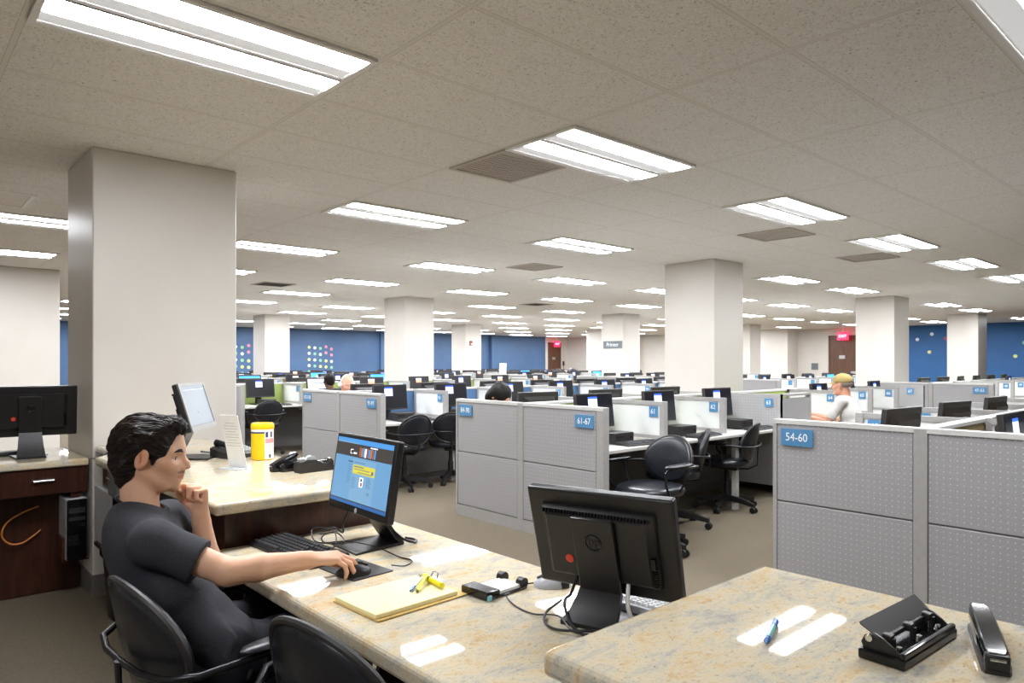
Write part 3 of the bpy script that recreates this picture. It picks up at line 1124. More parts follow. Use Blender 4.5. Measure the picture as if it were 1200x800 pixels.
# full-height grey panels of the 61-67 row: seat 63's divider, the box round the pillar, seat 67's end
t = thing('tall_side_panel', 'full-height grey fabric panel carrying the 63 sign', 'partition', (7.15, 4.32, 0))
MB().box((0, -.34, .90), (.05, .68, PT - .72)).box((0, -.34, .42), (.03, .62, .64)).build('fabric_board', M['panel'], t, smooth=False)
MB().box((0, -.34, PT - .012), (.056, .68, .024)).box((0, -.665, .538), (.054, .03, PT - .006)).build('frame', M['frame_metal'], t, smooth=False)
mb = MB()
sign_plate(mb, '63', TM(-.027, -.55, PT - .092) @ FACE_MX, .088, .092, .062, .85)
mb.build('number_sign', [M['sign'], M['sign_txt']], t, smooth=False)
t = thing('filler_panel', 'plain grey filler partition between the 63 and 64 signs', 'partition', (7.18, 3.64, 0))
MB().box((.31, .03, .54), (.66, .05, PT - .1)).build('fabric_board', M['panel'], t, smooth=False)
MB().box((.31, .03, PT - .012), (.70, .06, .024)).box((.65, .03, .538), (.03, .058, PT - .006)).box((.31, .03, .05), (.70, .06, .1)).build('frame', M['frame_metal'], t, smooth=False)
t = thing('tall_side_panel', 'grey fabric panel ending the desks of seat 67, pale in the distance', 'partition', (11.5, 4.32, 0))
MB().box((0, -.34, .58), (.05, .68, PT - .1)).build('fabric_board', M['panel'], t, smooth=False)
MB().box((0, -.34, PT - .012), (.056, .68, .024)).box((0, -.665, .538), (.054, .03, PT - .006)).build('frame', M['frame_metal'], t, smooth=False)
mb = MB()
sign_plate(mb, '67', TM(-.027, -.50, PT - .092) @ FACE_MX, .088, .092, .062, .85)
mb.build('number_sign', [M['sign'], M['sign_txt']], t, smooth=False)

# chairs drawn up to the desks
chair(4.37, 3.26, 180, 'black oval-backed chair turned sideways at seat 61')
chair(5.15, 3.60, 128, 'black chair half hidden behind the sideways chair at seat 62')
chair(6.14, 3.68, 103, 'black chair facing the desk below the 63 sign')
chair(4.41, 6.72, 90, 'black chair at the first desk behind the 91-97 sign')
chair(5.05, 6.70, 55, 'black chair partly hidden beside the 84-90 partition')
chair(4.39, 10.62, 90, 'black chair at the desk beside the big white pillar')
chair(9.95, 3.62, 60, 'dark chair back showing above the partition below the 66 sign')
tag(MB().loft([[(15.95 + a, 14.9 + w * math.cos(q), 1.088 + max(0, h * (1 + math.sin(q)) - .004)) for q in [2 * PI * k / 12 for k in range(12)]] for a, w, h in ((-.25, .03, .02), (-.18, .09, .055), (-.02, .12, .08), (.14, .10, .06), (.24, .07, .04), (.30, .02, .012))]).build('coat', M['black'], angle=60), 'dark coat lying on a far partition left of the printer pillar', 'coat')
tag(MB().box((13.13, 14.97, 1.237), (.012, .24, .31), rot=(0, .06, .2)).build('paper_notice', M['paper']), 'white paper notice standing on a far partition before the blue wall', 'notice')
# ------------------------------------------------------------------ granite counters
def slab(poly, z0, z1, bev=.014):
    bm = bmesh.new()
    vs = [bm.verts.new((x, y, z0)) for x, y in poly]
    f = bm.faces.new(vs)
    r = bmesh.ops.extrude_face_region(bm, geom=[f])
    for e in r['geom']:
        if isinstance(e, bmesh.types.BMVert):
            e.co.z = z1
    bmesh.ops.recalc_face_normals(bm, faces=bm.faces[:])
    bmesh.ops.bevel(bm, geom=bm.edges[:], offset=bev, segments=3, affect='EDGES', profile=.5)
    bm.verts.index_update()
    mb = MB()
    mb.add([v.co[:] for v in bm.verts], [[v.index for v in q.verts] for q in bm.faces], flat=[len(q.verts) > 4 or q.calc_area() > .01 for q in bm.faces])
    bm.free()
    return mb


def rect(x0, x1, y0, y1):
    return [(x0, y0), (x1, y0), (x1, y1), (x0, y1)]


ZL, ZR, ZB = .75, .92, .84
t = thing('counter', 'low granite counter the man in black works at', 'counter')
slab(rect(.878, 1.635, .845, 2.60), ZL - .052, ZL).build('granite_slab', M['granite'], t, angle=50)
MB().box((1.57, 1.72, .345), (.03, 1.70, .69)).box((1.25, .90, .345), (.55, .03, .69)).build('wood_body', M['wood'], t, smooth=False)
t = thing('counter', 'raised granite counter between the man in black and the big white pillar', 'counter')
slab([(.885, 2.565), (1.605, 2.565), (1.605, 4.865), (.97, 4.865), (.97, 4.42), (.85, 4.27)], ZR - .045, ZR).build('granite_slab', M['granite'], t, angle=50)
MB().box((1.25, 2.635, .437), (.62, .03, .873)).box((1.24, 3.75, .437), (.03, 2.15, .873)).box((1.56, 3.70, .437), (.03, 2.1, .873)).build('wood_body', M['wood'], t, smooth=False)
t = thing('counter', 'raised granite counter in the near right corner with the stapler on it', 'counter')
slab(rect(.868, 1.648, -.75, .888), ZR - .048, ZR).build('granite_slab', M['granite'], t, angle=50)
MB().box((1.27, .825, .435), (.62, .025, .870)).box((1.56, .05, .435), (.03, 1.5, .870)).build('wood_body', M['wood'], t, smooth=False)
t = thing('counter', 'granite counter with a drawer at the left edge beside the pillar', 'counter')
slab(rect(-1.2, .952, 4.93, 5.72), ZB - .045, ZB).build('granite_slab', M['granite'], t, angle=50)
MB().box((-.12, 5.17, .40), (2.12, .03, .79)).box((-.12, 5.69, .40), (2.12, .03, .79)).build('wood_body', M['wood'], t, smooth=False)
for x0, x1 in ((.49, .945), (-.2, .483)):
    d = MB().box(((x0 + x1) / 2, 4.965, ZB - .125), (x1 - x0, .03, .155), bevel=.003, seg=1).box(((x0 + x1) / 2, 5.05, ZB - .12), (x1 - x0 - .03, .15, .12)).build('drawer', M['wood'], t, smooth=False)
    xc = (x0 + x1) / 2
    MB().tube([(xc - .055, 4.955, ZB - .115), (xc - .05, 4.93, ZB - .115), (xc + .05, 4.93, ZB - .115), (xc + .055, 4.955, ZB - .115)], .006, 0, 8).build('handle', M['metal'], d)


# ------------------------------------------------------------------ large monitors on the counters
def desk_monitor(label, loc, a, w, h, zc, tilt, screen, back_dot=False, frame='black', neck_y=.0):
    t = thing('monitor', label, 'monitor', loc, math.radians(a))
    B = TM(0, 0, zc) @ Matrix.Rotation(math.radians(-tilt), 4, 'X')
    mb = MB(B)
    mb.box((0, .010, 0), (w, .030, h), bevel=.007, seg=3)
    W, H = w * .39, h * .36
    mb.loft([[(-W, .02, -H), (W, .02, -H), (W, .02, H), (-W, .02, H)], [(-W + .004, .038, -H + .004), (W - .004, .038, -H + .004), (W - .004, .038, H - .004), (-W + .004, .038, H - .004)], [(-W + .022, .056, -H + .02), (W - .022, .056, -H + .02), (W - .022, .056, H - .02), (-W + .022, .056, H - .02)]])
    hs = mb.build('housing', M[frame], t)
    v = MB(B)
    for k in range(34):
        x = -W + .014 + k * (2 * W - .028) / 33
        v.box((x, .0475, H - .011), (.0022, .016, .010), rot=(.55, 0, 0))
    v.build('vent_grille', M['gloss_black'], hs)
    v = MB(B)
    for k in range(9):
        v.box((-W + .010, .048, -H + .02 + k * .006), (.014, .012, .0022), rot=(0, 0, .6))
    v.build('side_grille', M['gloss_black'], hs)
    MB(B).box((-W + .012, .046, -H + .085), (.012, .02, .03)).build('port_slot', M['gloss_black'], hs)
    s = MB(B)
    bz = .016
    sw, sh = w - 2 * bz, h - 2 * bz - .012
    zo = .006
    s.box((0, -.0056, zo), (sw, .002, sh), 0)

    def q(u0, u1, v0, v1, m, lift=1):
        x0, x1 = -sw / 2 + u0 * sw, -sw / 2 + u1 * sw
        z0, z1 = zo + sh / 2 - v1 * sh, zo + sh / 2 - v0 * sh
        y = -.0067 - .00025 * lift
        s.quad((x0, y, z0), (x1, y, z0), (x1, y, z1), (x0, y, z1), m)
    if screen == 'web':
        mats = [M['screen_off'], M['web_blue'], M['web_top'], M['web_dark'], M['web_yellow'], M['web_panel'], M['web_txt'], M['web_task'], M['win_white'], M['web_red'], M['web_or']]
        q(0, 1, 0, 1, 1, 0)
        q(0, 1, 0, .075, 2)
        q(.0, .4, .055, .075, 5, 2)
        q(0, 1, .075, .275, 3)
        for k in range(9):
            u = .43 + k * .033
            q(u, u + .026, .115 + .01 * (k % 2), .255, (9, 10, 2, 8, 9, 2, 10, 9, 2)[k], 2)
        q(.62, .74, .092, .105, 8, 2)
        q(.27, .32, .165, .172, 8, 2)
        q(.27, .275, .165, .225, 8, 2)
        q(.27, .31, .225, .232, 8, 2)
        q(.33, .385, .205, .228, 8, 2)
        q(.34, .745, .30, .94, 5)
        q(.355, .745, .385, .52, 4, 2)
        q(.37, .55, .405, .42, 6, 3)
        q(.38, .66, .445, .455, 6, 3)
        q(.45, .70, .49, .50, 6, 3)
        q(.69, .72, .44, .49, 6, 3)
        q(.37, .56, .345, .355, 6, 2)
        for k in range(9):
            q(.265, .30 + .035 * ((k * 7) % 5) / 5, .40 + k * .033, .408 + k * .033, 6, 2)
        for k in range(7):
            q(.36, .41 + .03 * ((k * 3) % 4) / 4, .58 + k * .026, .587 + k * .026, 6, 2)
            q(.62, .68 + .04 * ((k * 5) % 4) / 4, .55 + k * .022, .557 + k * .022, 6, 2)
        q(.50, .56, .56, .70, 8, 2)
        q(.515, .55, .575, .62, 3, 3)
        q(.52, .555, .63, .69, 9, 3)
        q(.64, .70, .76, .77, 6, 2)
        q(.65, .70, .785, .795, 6, 2)
        q(.25, .34, .345, .36, 3, 2)
        q(0, 1, .935, .95, 3, 2)
        q(0, 1, .95, 1.0, 7, 2)
    elif screen == 'pale':
        mats = [M['cust_screen'], M['web_txt'], M['win_white']]
        q(.12, .4, .08, .10, 1)
        q(.5, .92, .07, .09, 1)
        q(.1, .95, .10, .105, 2)
        q(.4, .46, .66, .72, 1)
    else:
        mats = [M['screen_off'], M['win_blue']]
        q(.35, .6, .2, .5, 1)
    s.build('screen', mats, t, smooth=False)
    # round maker's badge under the screen
    lg = MB(B)
    lg.cyl((0, -.0045, -h / 2 + .014), (0, -.0065, -h / 2 + .014), .0085, m=0, n=20)
    lg.build('badge', M['silver'], t)
    # neck plate up the back, hinged sloping foot, flat base
    nk = MB(B)
    nk.box((0, .066, -.01), (.118, .014, h * .72), bevel=.004)
    n0 = nk.build('neck_plate', M[frame], t)
    em = MB(B @ TM(0, .0735, .03) @ Matrix.Rotation(PI, 4, 'Z') @ Matrix.Rotation(PI / 2, 4, 'X'))
    ring = [(.022 * math.cos(2 * PI * k / 28), .022 * math.sin(2 * PI * k / 28), .0005) for k in range(28)]
    em.tube(ring, .0018, 0, 6, closed=True)
    em.text('hp', .036, TM(.001, .002, .0005) @ Matrix.Shear('XZ', 4, (0, 0)), 0, depth=.001)
    em.build('round_emblem', M['gloss_black'], n0)
    if back_dot:
        d = MB(B)
        d.cyl((.085, .055, -.038), (.085, .0585, -.038), .012, m=0, n=20)
        d.build('red_sticker', M['red'], hs)
    p = B @ V((0, .066, -h * .37))
    ft = MB()
    yb, zb = p.y + .085, .012
    rise = max(p.z, .03)
    L = []
    for u in (0, .25, .5, .75, 1):
        y = p.y + (yb - p.y) * u
        z = rise + (zb - rise) * u - .012 * math.sin(PI * u)
        L.append((y, z))
    rings = [[(-.058 - .004 * i, y, z), (.058 + .004 * i, y, z), (.058 + .004 * i, y - .012, max(.003, z - .012)), (-.058 - .004 * i, y - .012, max(.003, z - .012))] for i, (y, z) in enumerate(L)]
    ft.loft(rings)
    ft.build('sloping_foot', M[frame], t)
    bs = MB()
    bs.loft([[(-.075, yb, .001), (.075, yb, .001), (.10, yb - .21, .001), (-.10, yb - .21, .001)], [(-.075, yb, .012), (.075, yb, .012), (.10, yb - .21, .008), (-.10, yb - .21, .008)]])
    bs.build('base', M[frame], t)
    return t


desk_monitor('black monitor showing a blue web page on the low counter', (1.315, 2.285, ZL), -92, .455, .286, .262, 9, 'web')
desk_monitor('large black monitor seen from behind with a red dot on its back', (1.44, 1.225, ZL), 106, .415, .292, .205, 17, 'off', back_dot=True)
desk_monitor('black monitor seen from behind on the drawer counter at the left edge', (.69, 5.25, ZB), 176, .50, .315, .285, 8, 'off', back_dot=True)
t = desk_monitor('slim grey-framed monitor with a pale screen on the raised counter', (1.245, 3.88, ZR), 54, .385, .255, .275, 17, 'pale', frame='black')
bz = MB(TM(0, 0, .275) @ Matrix.Rotation(math.radians(-17), 4, 'X'))
w, h = .385, .255
bz.box((0, -.007, h / 2 - .009), (w, .006, .018)).box((0, -.007, -h / 2 + .013), (w, .006, .026)).box((w / 2 - .009, -.007, .004), (.018, .006, h - .044)).box((-w / 2 + .009, -.007, .004), (.018, .006, h - .044))
bz.build('bezel', M['vent_bezel'], t, smooth=False)

# ------------------------------------------------------------------ keyboards, mice, pads
t = make_keyboard('computer_keyboard', M['black'], M['grey_key'], 'black keyboard on the low counter in front of the web page monitor', .44, .15)
t.location, t.rotation_euler = (1.10, 2.365, ZL + .001), (0, 0, math.radians(-86))
t = make_keyboard('computer_keyboard', M['silver'], M['pale_key'], 'silver and white keyboard behind the large monitor with the red dot', .43, .135)
t.location, t.rotation_euler = (1.562, 1.155, ZL + .001), (0, 0, math.radians(94))
t = make_keyboard('computer_keyboard', M['black'], M['pale_key'], 'keyboard with pale keys on the drawer counter at the left edge', .43, .14)
t.location, t.rotation_euler = (.48, 5.42, ZB + .001), (0, 0, math.radians(182))
tag(MB().box((1.152, 2.04, ZL + .002), (.15, .20, .004), bevel=.001, seg=1, rot=(0, 0, .08)).build('mouse_mat', M['soft_black']), 'thin black mouse mat on the low counter', 'mouse mat')
m1 = make_mouse('computer_mouse', 'black mouse under the hand of the man in black', M['black'], M['soft_black'])
m1.location, m1.rotation_euler = (1.118, 1.993, ZL + .0045), (0, 0, math.radians(-18))
m2 = make_mouse('computer_mouse', 'silver and black mouse beside the large monitor with the red dot', M['silver'], M['black'])
m2.location, m2.rotation_euler = (1.510, 1.497, ZL + .0005), (0, 0, math.radians(138))
MB().loft([[(-.052 + .025 * u, (.033 * (1 - (1 - u) ** 2 * .4)) * math.cos(a), (.020 + .016 * u) * math.sin(a) + .0006) for a in [PI * k / 8 for k in range(9)]] for u in (0, .5, 1)]).build('dark_side', M['black'], m2)

# ------------------------------------------------------------------ legal pad on a clipboard
R = math.radians(2.7)
t = thing('legal_pad', 'yellow ruled legal pad on a brown clipboard on the low counter', 'notepad', (1.108, 1.706, ZL), R)
MB().box((.004, 0, .003), (.315, .225, .005), bevel=.002, seg=1).build('clipboard', M['cardboard'], t)
mb = MB()
mb.box((-.012, .002, .0115), (.28, .205, .012), bevel=.0015, seg=1)
for k in range(24):
    mb.box((-.14 + k * .0112, .002, .01765), (.0006, .20, .0002), 1)
mb.box((-.012, -.065, .01768), (.27, .0006, .0002), 2)
mb.build('paper_block', [M['pad_paper'], M['tape'], M['label_pink']], t)
mb = MB()
mb.box((.142, .04, .019), (.028, .09, .004), bevel=.0015, seg=1)
mb.tube([(.13, .01, .02), (.118, .01, .030), (.118, .07, .030), (.13, .07, .02)], .0022, 0, 8)
mb.loft([[(.128, 0, .014), (.128, .08, .014), (.128, .08, .024), (.128, 0, .024)], [(.156, .012, .012), (.156, .068, .012), (.156, .068, .016), (.156, .012, .016)]])
mb.tube([(.15, .025, .016), (.158, .028, .034), (.160, .04, .036), (.158, .052, .034), (.15, .055, .016)], .0018, 0, 8)
mb.build('metal_clip', M['metal'], t)


def pen(name, label, cat, p0, p1, parts):
    """parts: (name, u0, u1, r0, r1, material)"""
    a, b = V(p0), V(p1)
    d = b - a
    t = thing(name, label, cat, a, math.atan2(d.y, d.x))
    L = d.length
    tl = math.asin(d.z / L)
    Mx = Matrix.Rotation(-tl, 4, 'Y')
    for nm, u0, u1, r0, r1, mt in parts:
        MB(Mx).cyl((L * u0, 0, 0), (L * u1, 0, 0), r0, r1, n=14).build(nm, mt, t)
    return t


zp = ZL + .0182
pen('highlighter', 'fat yellow highlighter on the legal pad', 'highlighter', (1.215, 1.652, zp + .0095), (1.228, 1.765, zp + .0095), [('barrel', 0, .62, .0085, .0092, M['hi_yellow']), ('band', .62, .66, .0094, .0094, M['black']), ('cap', .66, .98, .0092, .0085, M['hi_yellow'])])
pen('highlighter', 'thin yellow highlighter crossing the pen on the legal pad', 'highlighter', (1.140, 1.672, zp + .005), (1.222, 1.738, zp + .022), [('tip', -.05, .02, .002, .004, M['black']), ('barrel', .02, .7, .0052, .0055, M['hi_yellow']), ('cap', .7, .95, .006, .006, M['hi_yellow'])])
pen('ballpoint_pen', 'clear and blue pen on the yellow legal pad', 'pen', (1.128, 1.688, zp + .0045), (1.212, 1.748, zp + .012), [('blue_grip', 0, .33, .003, .0045, M['pen_blue']), ('barrel', .33, 1.0, .004, .004, M['tape'])])
pen('ballpoint_pen', 'blue click pen on the near right counter', 'pen', (1.175, .628, ZR + .0062), (1.292, .668, ZR + .0066), [('tip', 0, .1, .0015, .0045, M['pen_blue']), ('blue_grip', .1, .2, .0055, .006, M['pen_blue']), ('barrel', .2, .70, .006, .006, M['pen_teal']), ('cap', .70, .97, .0066, .006, M['pen_blue']), ('button', .97, 1.02, .003, .003, M['pen_blue'])])

# memo holder
t = thing('memo_holder', 'black memo paper holder on the low counter', 'memo holder', (1.352, 1.578, ZL), math.radians(4))
MB().box((0, 0, .004), (.165, .108, .007), bevel=.002, seg=1).box((-.058, 0, .014), (.052, .112, .024), bevel=.004).build('tray', M['gloss_black'], t)
MB().box((.018, -.002, .012), (.10, .09, .010), bevel=.001, seg=1).build('paper_stack', M['paper'], t)
for sy in (-1, 1):
    MB().cyl((.074, sy * .03, .018), (.074, sy * .052, .018), .016, n=20).cyl((.074, sy * .03, .006), (.074, sy * .052, .006), .011).build('paper_guide', M['black'], t)
MB().box((-.075, -.053, .009), (.016, .012, .016), bevel=.003).build('clear_foot', M['pen_teal'], t)

# three-hole punch
t = thing('hole_punch', 'black three-hole punch on the near right counter', 'hole punch', (1.362, .455, ZR), math.radians(-3))
L = .232
MB().box((0, 0, .009), (L, .076, .018), bevel=.004).box((0, -.032, .021), (L - .01, .010, .012), bevel=.003).build('base', M['gloss_black'], t)
for sx in (-1, 1):
    x = sx * (L / 2 - .012)
    prof = [(.032, .017), (.036, .027), (.030, .040), (.014, .047), (.0, .041), (-.016, .031), (-.028, .021), (-.030, .017)]
    e = MB().prism([(p[0], p[1]) for p in prof], x - .002, x + .002, 0, Matrix(((0, 0, 1, 0), (1, 0, 0, 0), (0, 1, 0, 0), (0, 0, 0, 1)))).build('end_bracket', M['black'], t, smooth=False)
    MB().cyl((x + sx * .002, .022, .037), (x + sx * .006, .022, .037), .006, n=14).build('rivet', M['chrome'], e)
lv = MB()
lv.loft([[(-L / 2 + .006, .006, .041), (L / 2 - .006, .006, .041), (L / 2 - .006, .010, .044), (-L / 2 + .006, .010, .044)], [(-L / 2 + .002, .034, .058), (L / 2 - .002, .034, .058), (L / 2 - .002, .036, .062), (-L / 2 + .002, .036, .062)]])
lv.build('lever', M['soft_black'], t)
MB().cyl((-L / 2 + .02, .006, .034), (L / 2 - .02, .006, .034), .005, n=12).cyl((-L / 2 + .02, .020, .038), (L / 2 - .02, .020, .038), .007, n=12).build('bar', M['dark_metal'], t)
for x in (-.082, 0, .082):
    p = MB().cyl((x, -.006, .018), (x, -.006, .038), .0055, n=14).box((x, .002, .037), (.018, .018, .014), bevel=.003).build('punch_head', M['black'], t)
    MB().cyl((x - .004, -.018, .018), (x - .004, -.018, .028), .006, .0045, n=14).build('pin', M['chrome'], p)


def stapler(label, loc, a, L=.22, opening=16, open_arm=None):
    """near end at local x=0 is the hinge; jaws open at +x"""
    t = thing('stapler', label, 'stapler', loc, math.radians(a))
    b = MB()
    b.loft([[(x, w * c, z) for c, z in ((-1, 0), (1, 0), (1, h), (-1, h))] for x, w, h in ((0, .017, .012), (.01, .021, .014), (L * .9, .019, .010), (L, .012, .007))])
    b.build('base', M['soft_black'], t)
    R = TM(.014, 0, .016) @ Matrix.Rotation(math.radians(-opening), 4, 'Y')
    u = MB(R)
    u.loft([[(x, w * c, z + dz) for c, z in ((-1, 0), (1, 0), (1, h * .7), (.72, h), (-.72, h), (-1, h * .7))] for x, w, h, dz in ((-.012, .014, .020, 0), (0, .019, .026, -.003), (L * .35, .020, .027, -.002), (L * .8, .018, .022, 0), (L * .93, .014, .014, .003))])
    u.build('upper_arm', M['gloss_black'], t)
    MB(R).box((L * .45, 0, -.006), (L * .86, .014, .010)).build('magazine', M['metal'], t)
    h = MB()
    h.box((.004, 0, .020), (.016, .036, .028), bevel=.004)
    hh = h.build('hinge', M['black'], t)
    MB().cyl((-.005, -.011, .026), (-.005, .011, .026), .0028, n=10).build('hinge_pin', M['chrome'], hh)
    return t


stapler('black stapler at the right edge of the near right counter', (1.345, .318, ZR), 21, .235, 3.6)
stapler('small black stapler propped open beside the white card stand', (1.345, 3.155, ZR), 8, .14, 22)
t = stapler('black desk stapler lying against the tape dispenser', (1.375, 3.120, ZR), 4, .14, 9)
# tape dispenser
t = thing('tape_dispenser', 'black tape dispenser on the raised counter', 'tape dispenser', (1.50, 3.045, ZR), math.radians(5))
prof = [(-.085, 0), (.085, 0), (.088, .018), (.086, .045), (.078, .05), (.06, .034), (.03, .038), (-.005, .056), (-.05, .058), (-.078, .05), (-.088, .03)]
MB().prism(prof, -.03, .03, 0, Matrix(((1, 0, 0, 0), (0, 0, -1, 0), (0, 1, 0, 0), (0, 0, 0, 1)))).build('body', M['soft_black'], t, smooth=False)
MB().cyl((-.02, -.011, .044), (-.02, .011, .044), .03, n=28).build('tape_roll', M['tape'], t)
MB().box((.083, 0, .051), (.008, .03, .006)).box((.04, 0, .048), (.08, .018, .001), rot=(0, .02, 0)).build('cutter', M['chrome'], t)
# disinfectant wipes tub
t = thing('wipes_canister', 'yellow lidded canister of wipes on the raised counter', 'canister', (1.485, 3.60, ZR), 0)
MB().lathe([(.052, 0), (.0565, .004), (.0565, .160), (.054, .163)], n=40).build('body', M['yellow'], t)
MB().lathe([(.0575, .160), (.0585, .163), (.0585, .178), (.056, .186), (.05, .190), (.046, .187), (.0, .187)], n=40).build('lid', M['yellow'], t)
mb = MB()


def arcband(r, z0, z1, a0, a1, m, n=18):
    for k in range(n):
        p, q = a0 + (a1 - a0) * k / n, a0 + (a1 - a0) * (k + 1) / n
        mb.quad((r * math.cos(p), r * math.sin(p), z0), (r * math.cos(q), r * math.sin(q), z0), (r * math.cos(q), r * math.sin(q), z1), (r * math.cos(p), r * math.sin(p), z1), m)


va = math.atan2(-3.6, -1.485)          # side that looks towards the low counter
arcband(.0569, .006, .159, va + .18, va + 1.35, 0)
arcband(.0572, .118, .146, va + .28, va + .5, 2)
arcband(.0572, .118, .146, va + .75, va + .95, 2)
arcband(.0572, .088, .112, va + .26, va + 1.2, 1)
arcband(.0572, .012, .03, va + .6, va + .8, 2)
for k in range(5):
    arcband(.0572, .04 + k * .009, .043 + k * .009, va + .28, va + 1.2, 3)
arcband(.0569, .146, .159, va - 1.5, va + .18, 0)
arcband(.0571, .139, .147, va - 1.5, va + .18, 2)
mb.build('paper_label', [M['paper'], M['label_pink'], M['label_navy'], M['tape']], t, smooth=False)
# card stand
t = thing('card_stand', 'white printed card leaning in a clear stand on the raised counter', 'sign card', (1.275, 3.375, ZR), math.radians(-66))
B = TM(0, 0, .0) @ Matrix.Rotation(math.radians(13), 4, 'X')
MB(B).box((0, 0, .133), (.11, .003, .262)).build('card', M['paper'], t, smooth=False)
mb = MB(B)
for k in range(9):
    mb.box((-.002, -.0018, .225 - k * .014), (.085 if k % 3 else .06, .0004, .003))
mb.build('print_lines', M['tape'], t, smooth=False)
MB().box((0, -.03, .002), (.12, .07, .004)).build('foot', M['tape'], t)
# desk phone
t = thing('desk_phone', 'dark grey desk phone beside the slim monitor', 'telephone', (1.425, 3.80, ZR), math.radians(20))
MB().loft([[(-.10, -.085, 0), (.10, -.085, 0), (.10, .085, 0), (-.10, .085, 0)], [(-.10, -.085, .02), (.10, -.085, .02), (.10, .085, .05), (-.10, .085, .05)], [(-.09, -.078, .026), (.09, -.078, .026), (.09, .078, .058), (-.09, .078, .058)]]).build('body', M['soft_black'], t)
k = MB()
for i in range(4):
    for j in range(5):
        k.box((-.005 + i * .022, -.05 + j * .022, .034 + j * .0044), (.016, .014, .008))
k.build('key_block', M['silver'], t, smooth=False)
MB().tube([(-.065, -.075, .045), (-.066, -.04, .058), (-.066, .04, .074), (-.065, .075, .075)], [.02, .015, .015, .02], 0, 12).build('handset', M['black'], t)

# ------------------------------------------------------------------ cables
def cable(name, label, pts, r, mt):
    P = [V(p) for p in pts]
    out = []
    for i in range(len(P) - 1):
        p0, p1, p2, p3 = P[max(0, i - 1)], P[i], P[i + 1], P[min(len(P) - 1, i + 2)]
        for k in range(6):
            u = k / 6
            out.append(.5 * ((2 * p1) + (p2 - p0) * u + (2 * p0 - 5 * p1 + 4 * p2 - p3) * u * u + (3 * p1 - p0 - 3 * p2 + p3) * u ** 3))
    out.append(P[-1])
    tag(MB().tube(out, r, 0, 8).build(name, mt), label, 'cable')


zc = ZL + .0035
cable('mouse_cable', 'thin black mouse lead looping across the low counter to the mat', [(1.24, 1.965, zc + .012), (1.29, 1.965, zc), (1.345, 2.0, zc), (1.335, 2.07, zc), (1.30, 2.17, zc + .022), (1.262, 2.30, zc + .022), (1.235, 2.42, zc), (1.28, 2.52, zc), (1.36, 2.55, zc)], .0022, M['black'])
cable('keyboard_cable', 'black keyboard lead coiled between the keyboard and the web page monitor', [(1.185, 2.33, zc + .01), (1.215, 2.30, zc + .012), (1.24, 2.36, zc + .055), (1.21, 2.46, zc + .05), (1.19, 2.40, zc + .015), (1.225, 2.26, zc + .03), (1.24, 2.33, zc + .05), (1.245, 2.47, zc + .02), (1.29, 2.54, zc)], .0024, M['black'])
cable('monitor_cable', 'thick black lead behind the keyboard running to the web page monitor', [(1.20, 2.545, zc + .002), (1.23, 2.50, zc + .02), (1.28, 2.44, zc + .045), (1.30, 2.40, zc + .03), (1.29, 2.38, zc + .07), (1.31, 2.37, zc + .12)], .0038, M['black'])
cable('monitor_cable', 'grey lead hooked round the foot of the web page monitor', [(1.372, 2.255, .855), (1.40, 2.225, .815), (1.435, 2.195, .775), (1.475, 2.185, ZL + .008), (1.505, 2.215, ZL + .006), (1.495, 2.27, ZL + .006)], .0045, M['dark_metal'])
cable('mouse_cable', 'black mouse lead curling from the silver mouse to the large monitor', [(1.495, 1.515, zc + .008), (1.44, 1.56, zc), (1.36, 1.535, zc), (1.31, 1.45, zc), (1.30, 1.36, zc), (1.315, 1.28, zc + .012), (1.29, 1.20, zc), (1.33, 1.13, zc)], .0024, M['black'])
cable('power_cable', 'black lead hanging down the back of the large monitor to the counter', [(1.435, 1.31, .85), (1.415, 1.315, .82), (1.41, 1.325, .79), (1.375, 1.31, .79), (1.335, 1.275, .785), (1.30, 1.22, .764), (1.285, 1.16, .756), (1.275, 1.11, .755)], .0042, M['black'])
cable('video_cable', 'white plugged video lead below the back of the large monitor', [(1.452, 1.155, .865), (1.440, 1.15, .83), (1.43, 1.14, .79), (1.44, 1.12, .758), (1.50, 1.08, .754)], .0055, M['light_metal'])
cable('power_cable', 'black lead looping over the foot of the large monitor', [(1.36, 1.31, .79), (1.325, 1.33, .763), (1.275, 1.29, .757), (1.262, 1.23, .757), (1.30, 1.16, .764), (1.36, 1.12, .757), (1.42, 1.08, .755)], .0036, M['black'])
cable('network_cable', 'orange cable looped below the drawer counter beside the silver computer', [(.72, 5.13, .545), (.64, 5.12, .52), (.56, 5.12, .47), (.535, 5.12, .40), (.57, 5.12, .345), (.63, 5.12, .335), (.69, 5.12, .37), (.73, 5.13, .40)], .005, M['orange_cord'])
cable('wall_cable', 'thin dark lead strung along the pillar between two counters', [(.945, 4.86, .845), (.955, 4.7, .86), (.95, 4.55, .88), (.94, 4.40, .923), (1.0, 4.30, .9225)], .003, M['black'])
cable('monitor_cable', 'dark lead lying behind the slim monitor on the raised counter', [(1.30, 3.98, ZR + .02), (1.38, 4.0, ZR + .006), (1.46, 3.97, ZR + .02), (1.52, 3.9, ZR + .03)], .005, M['black'])

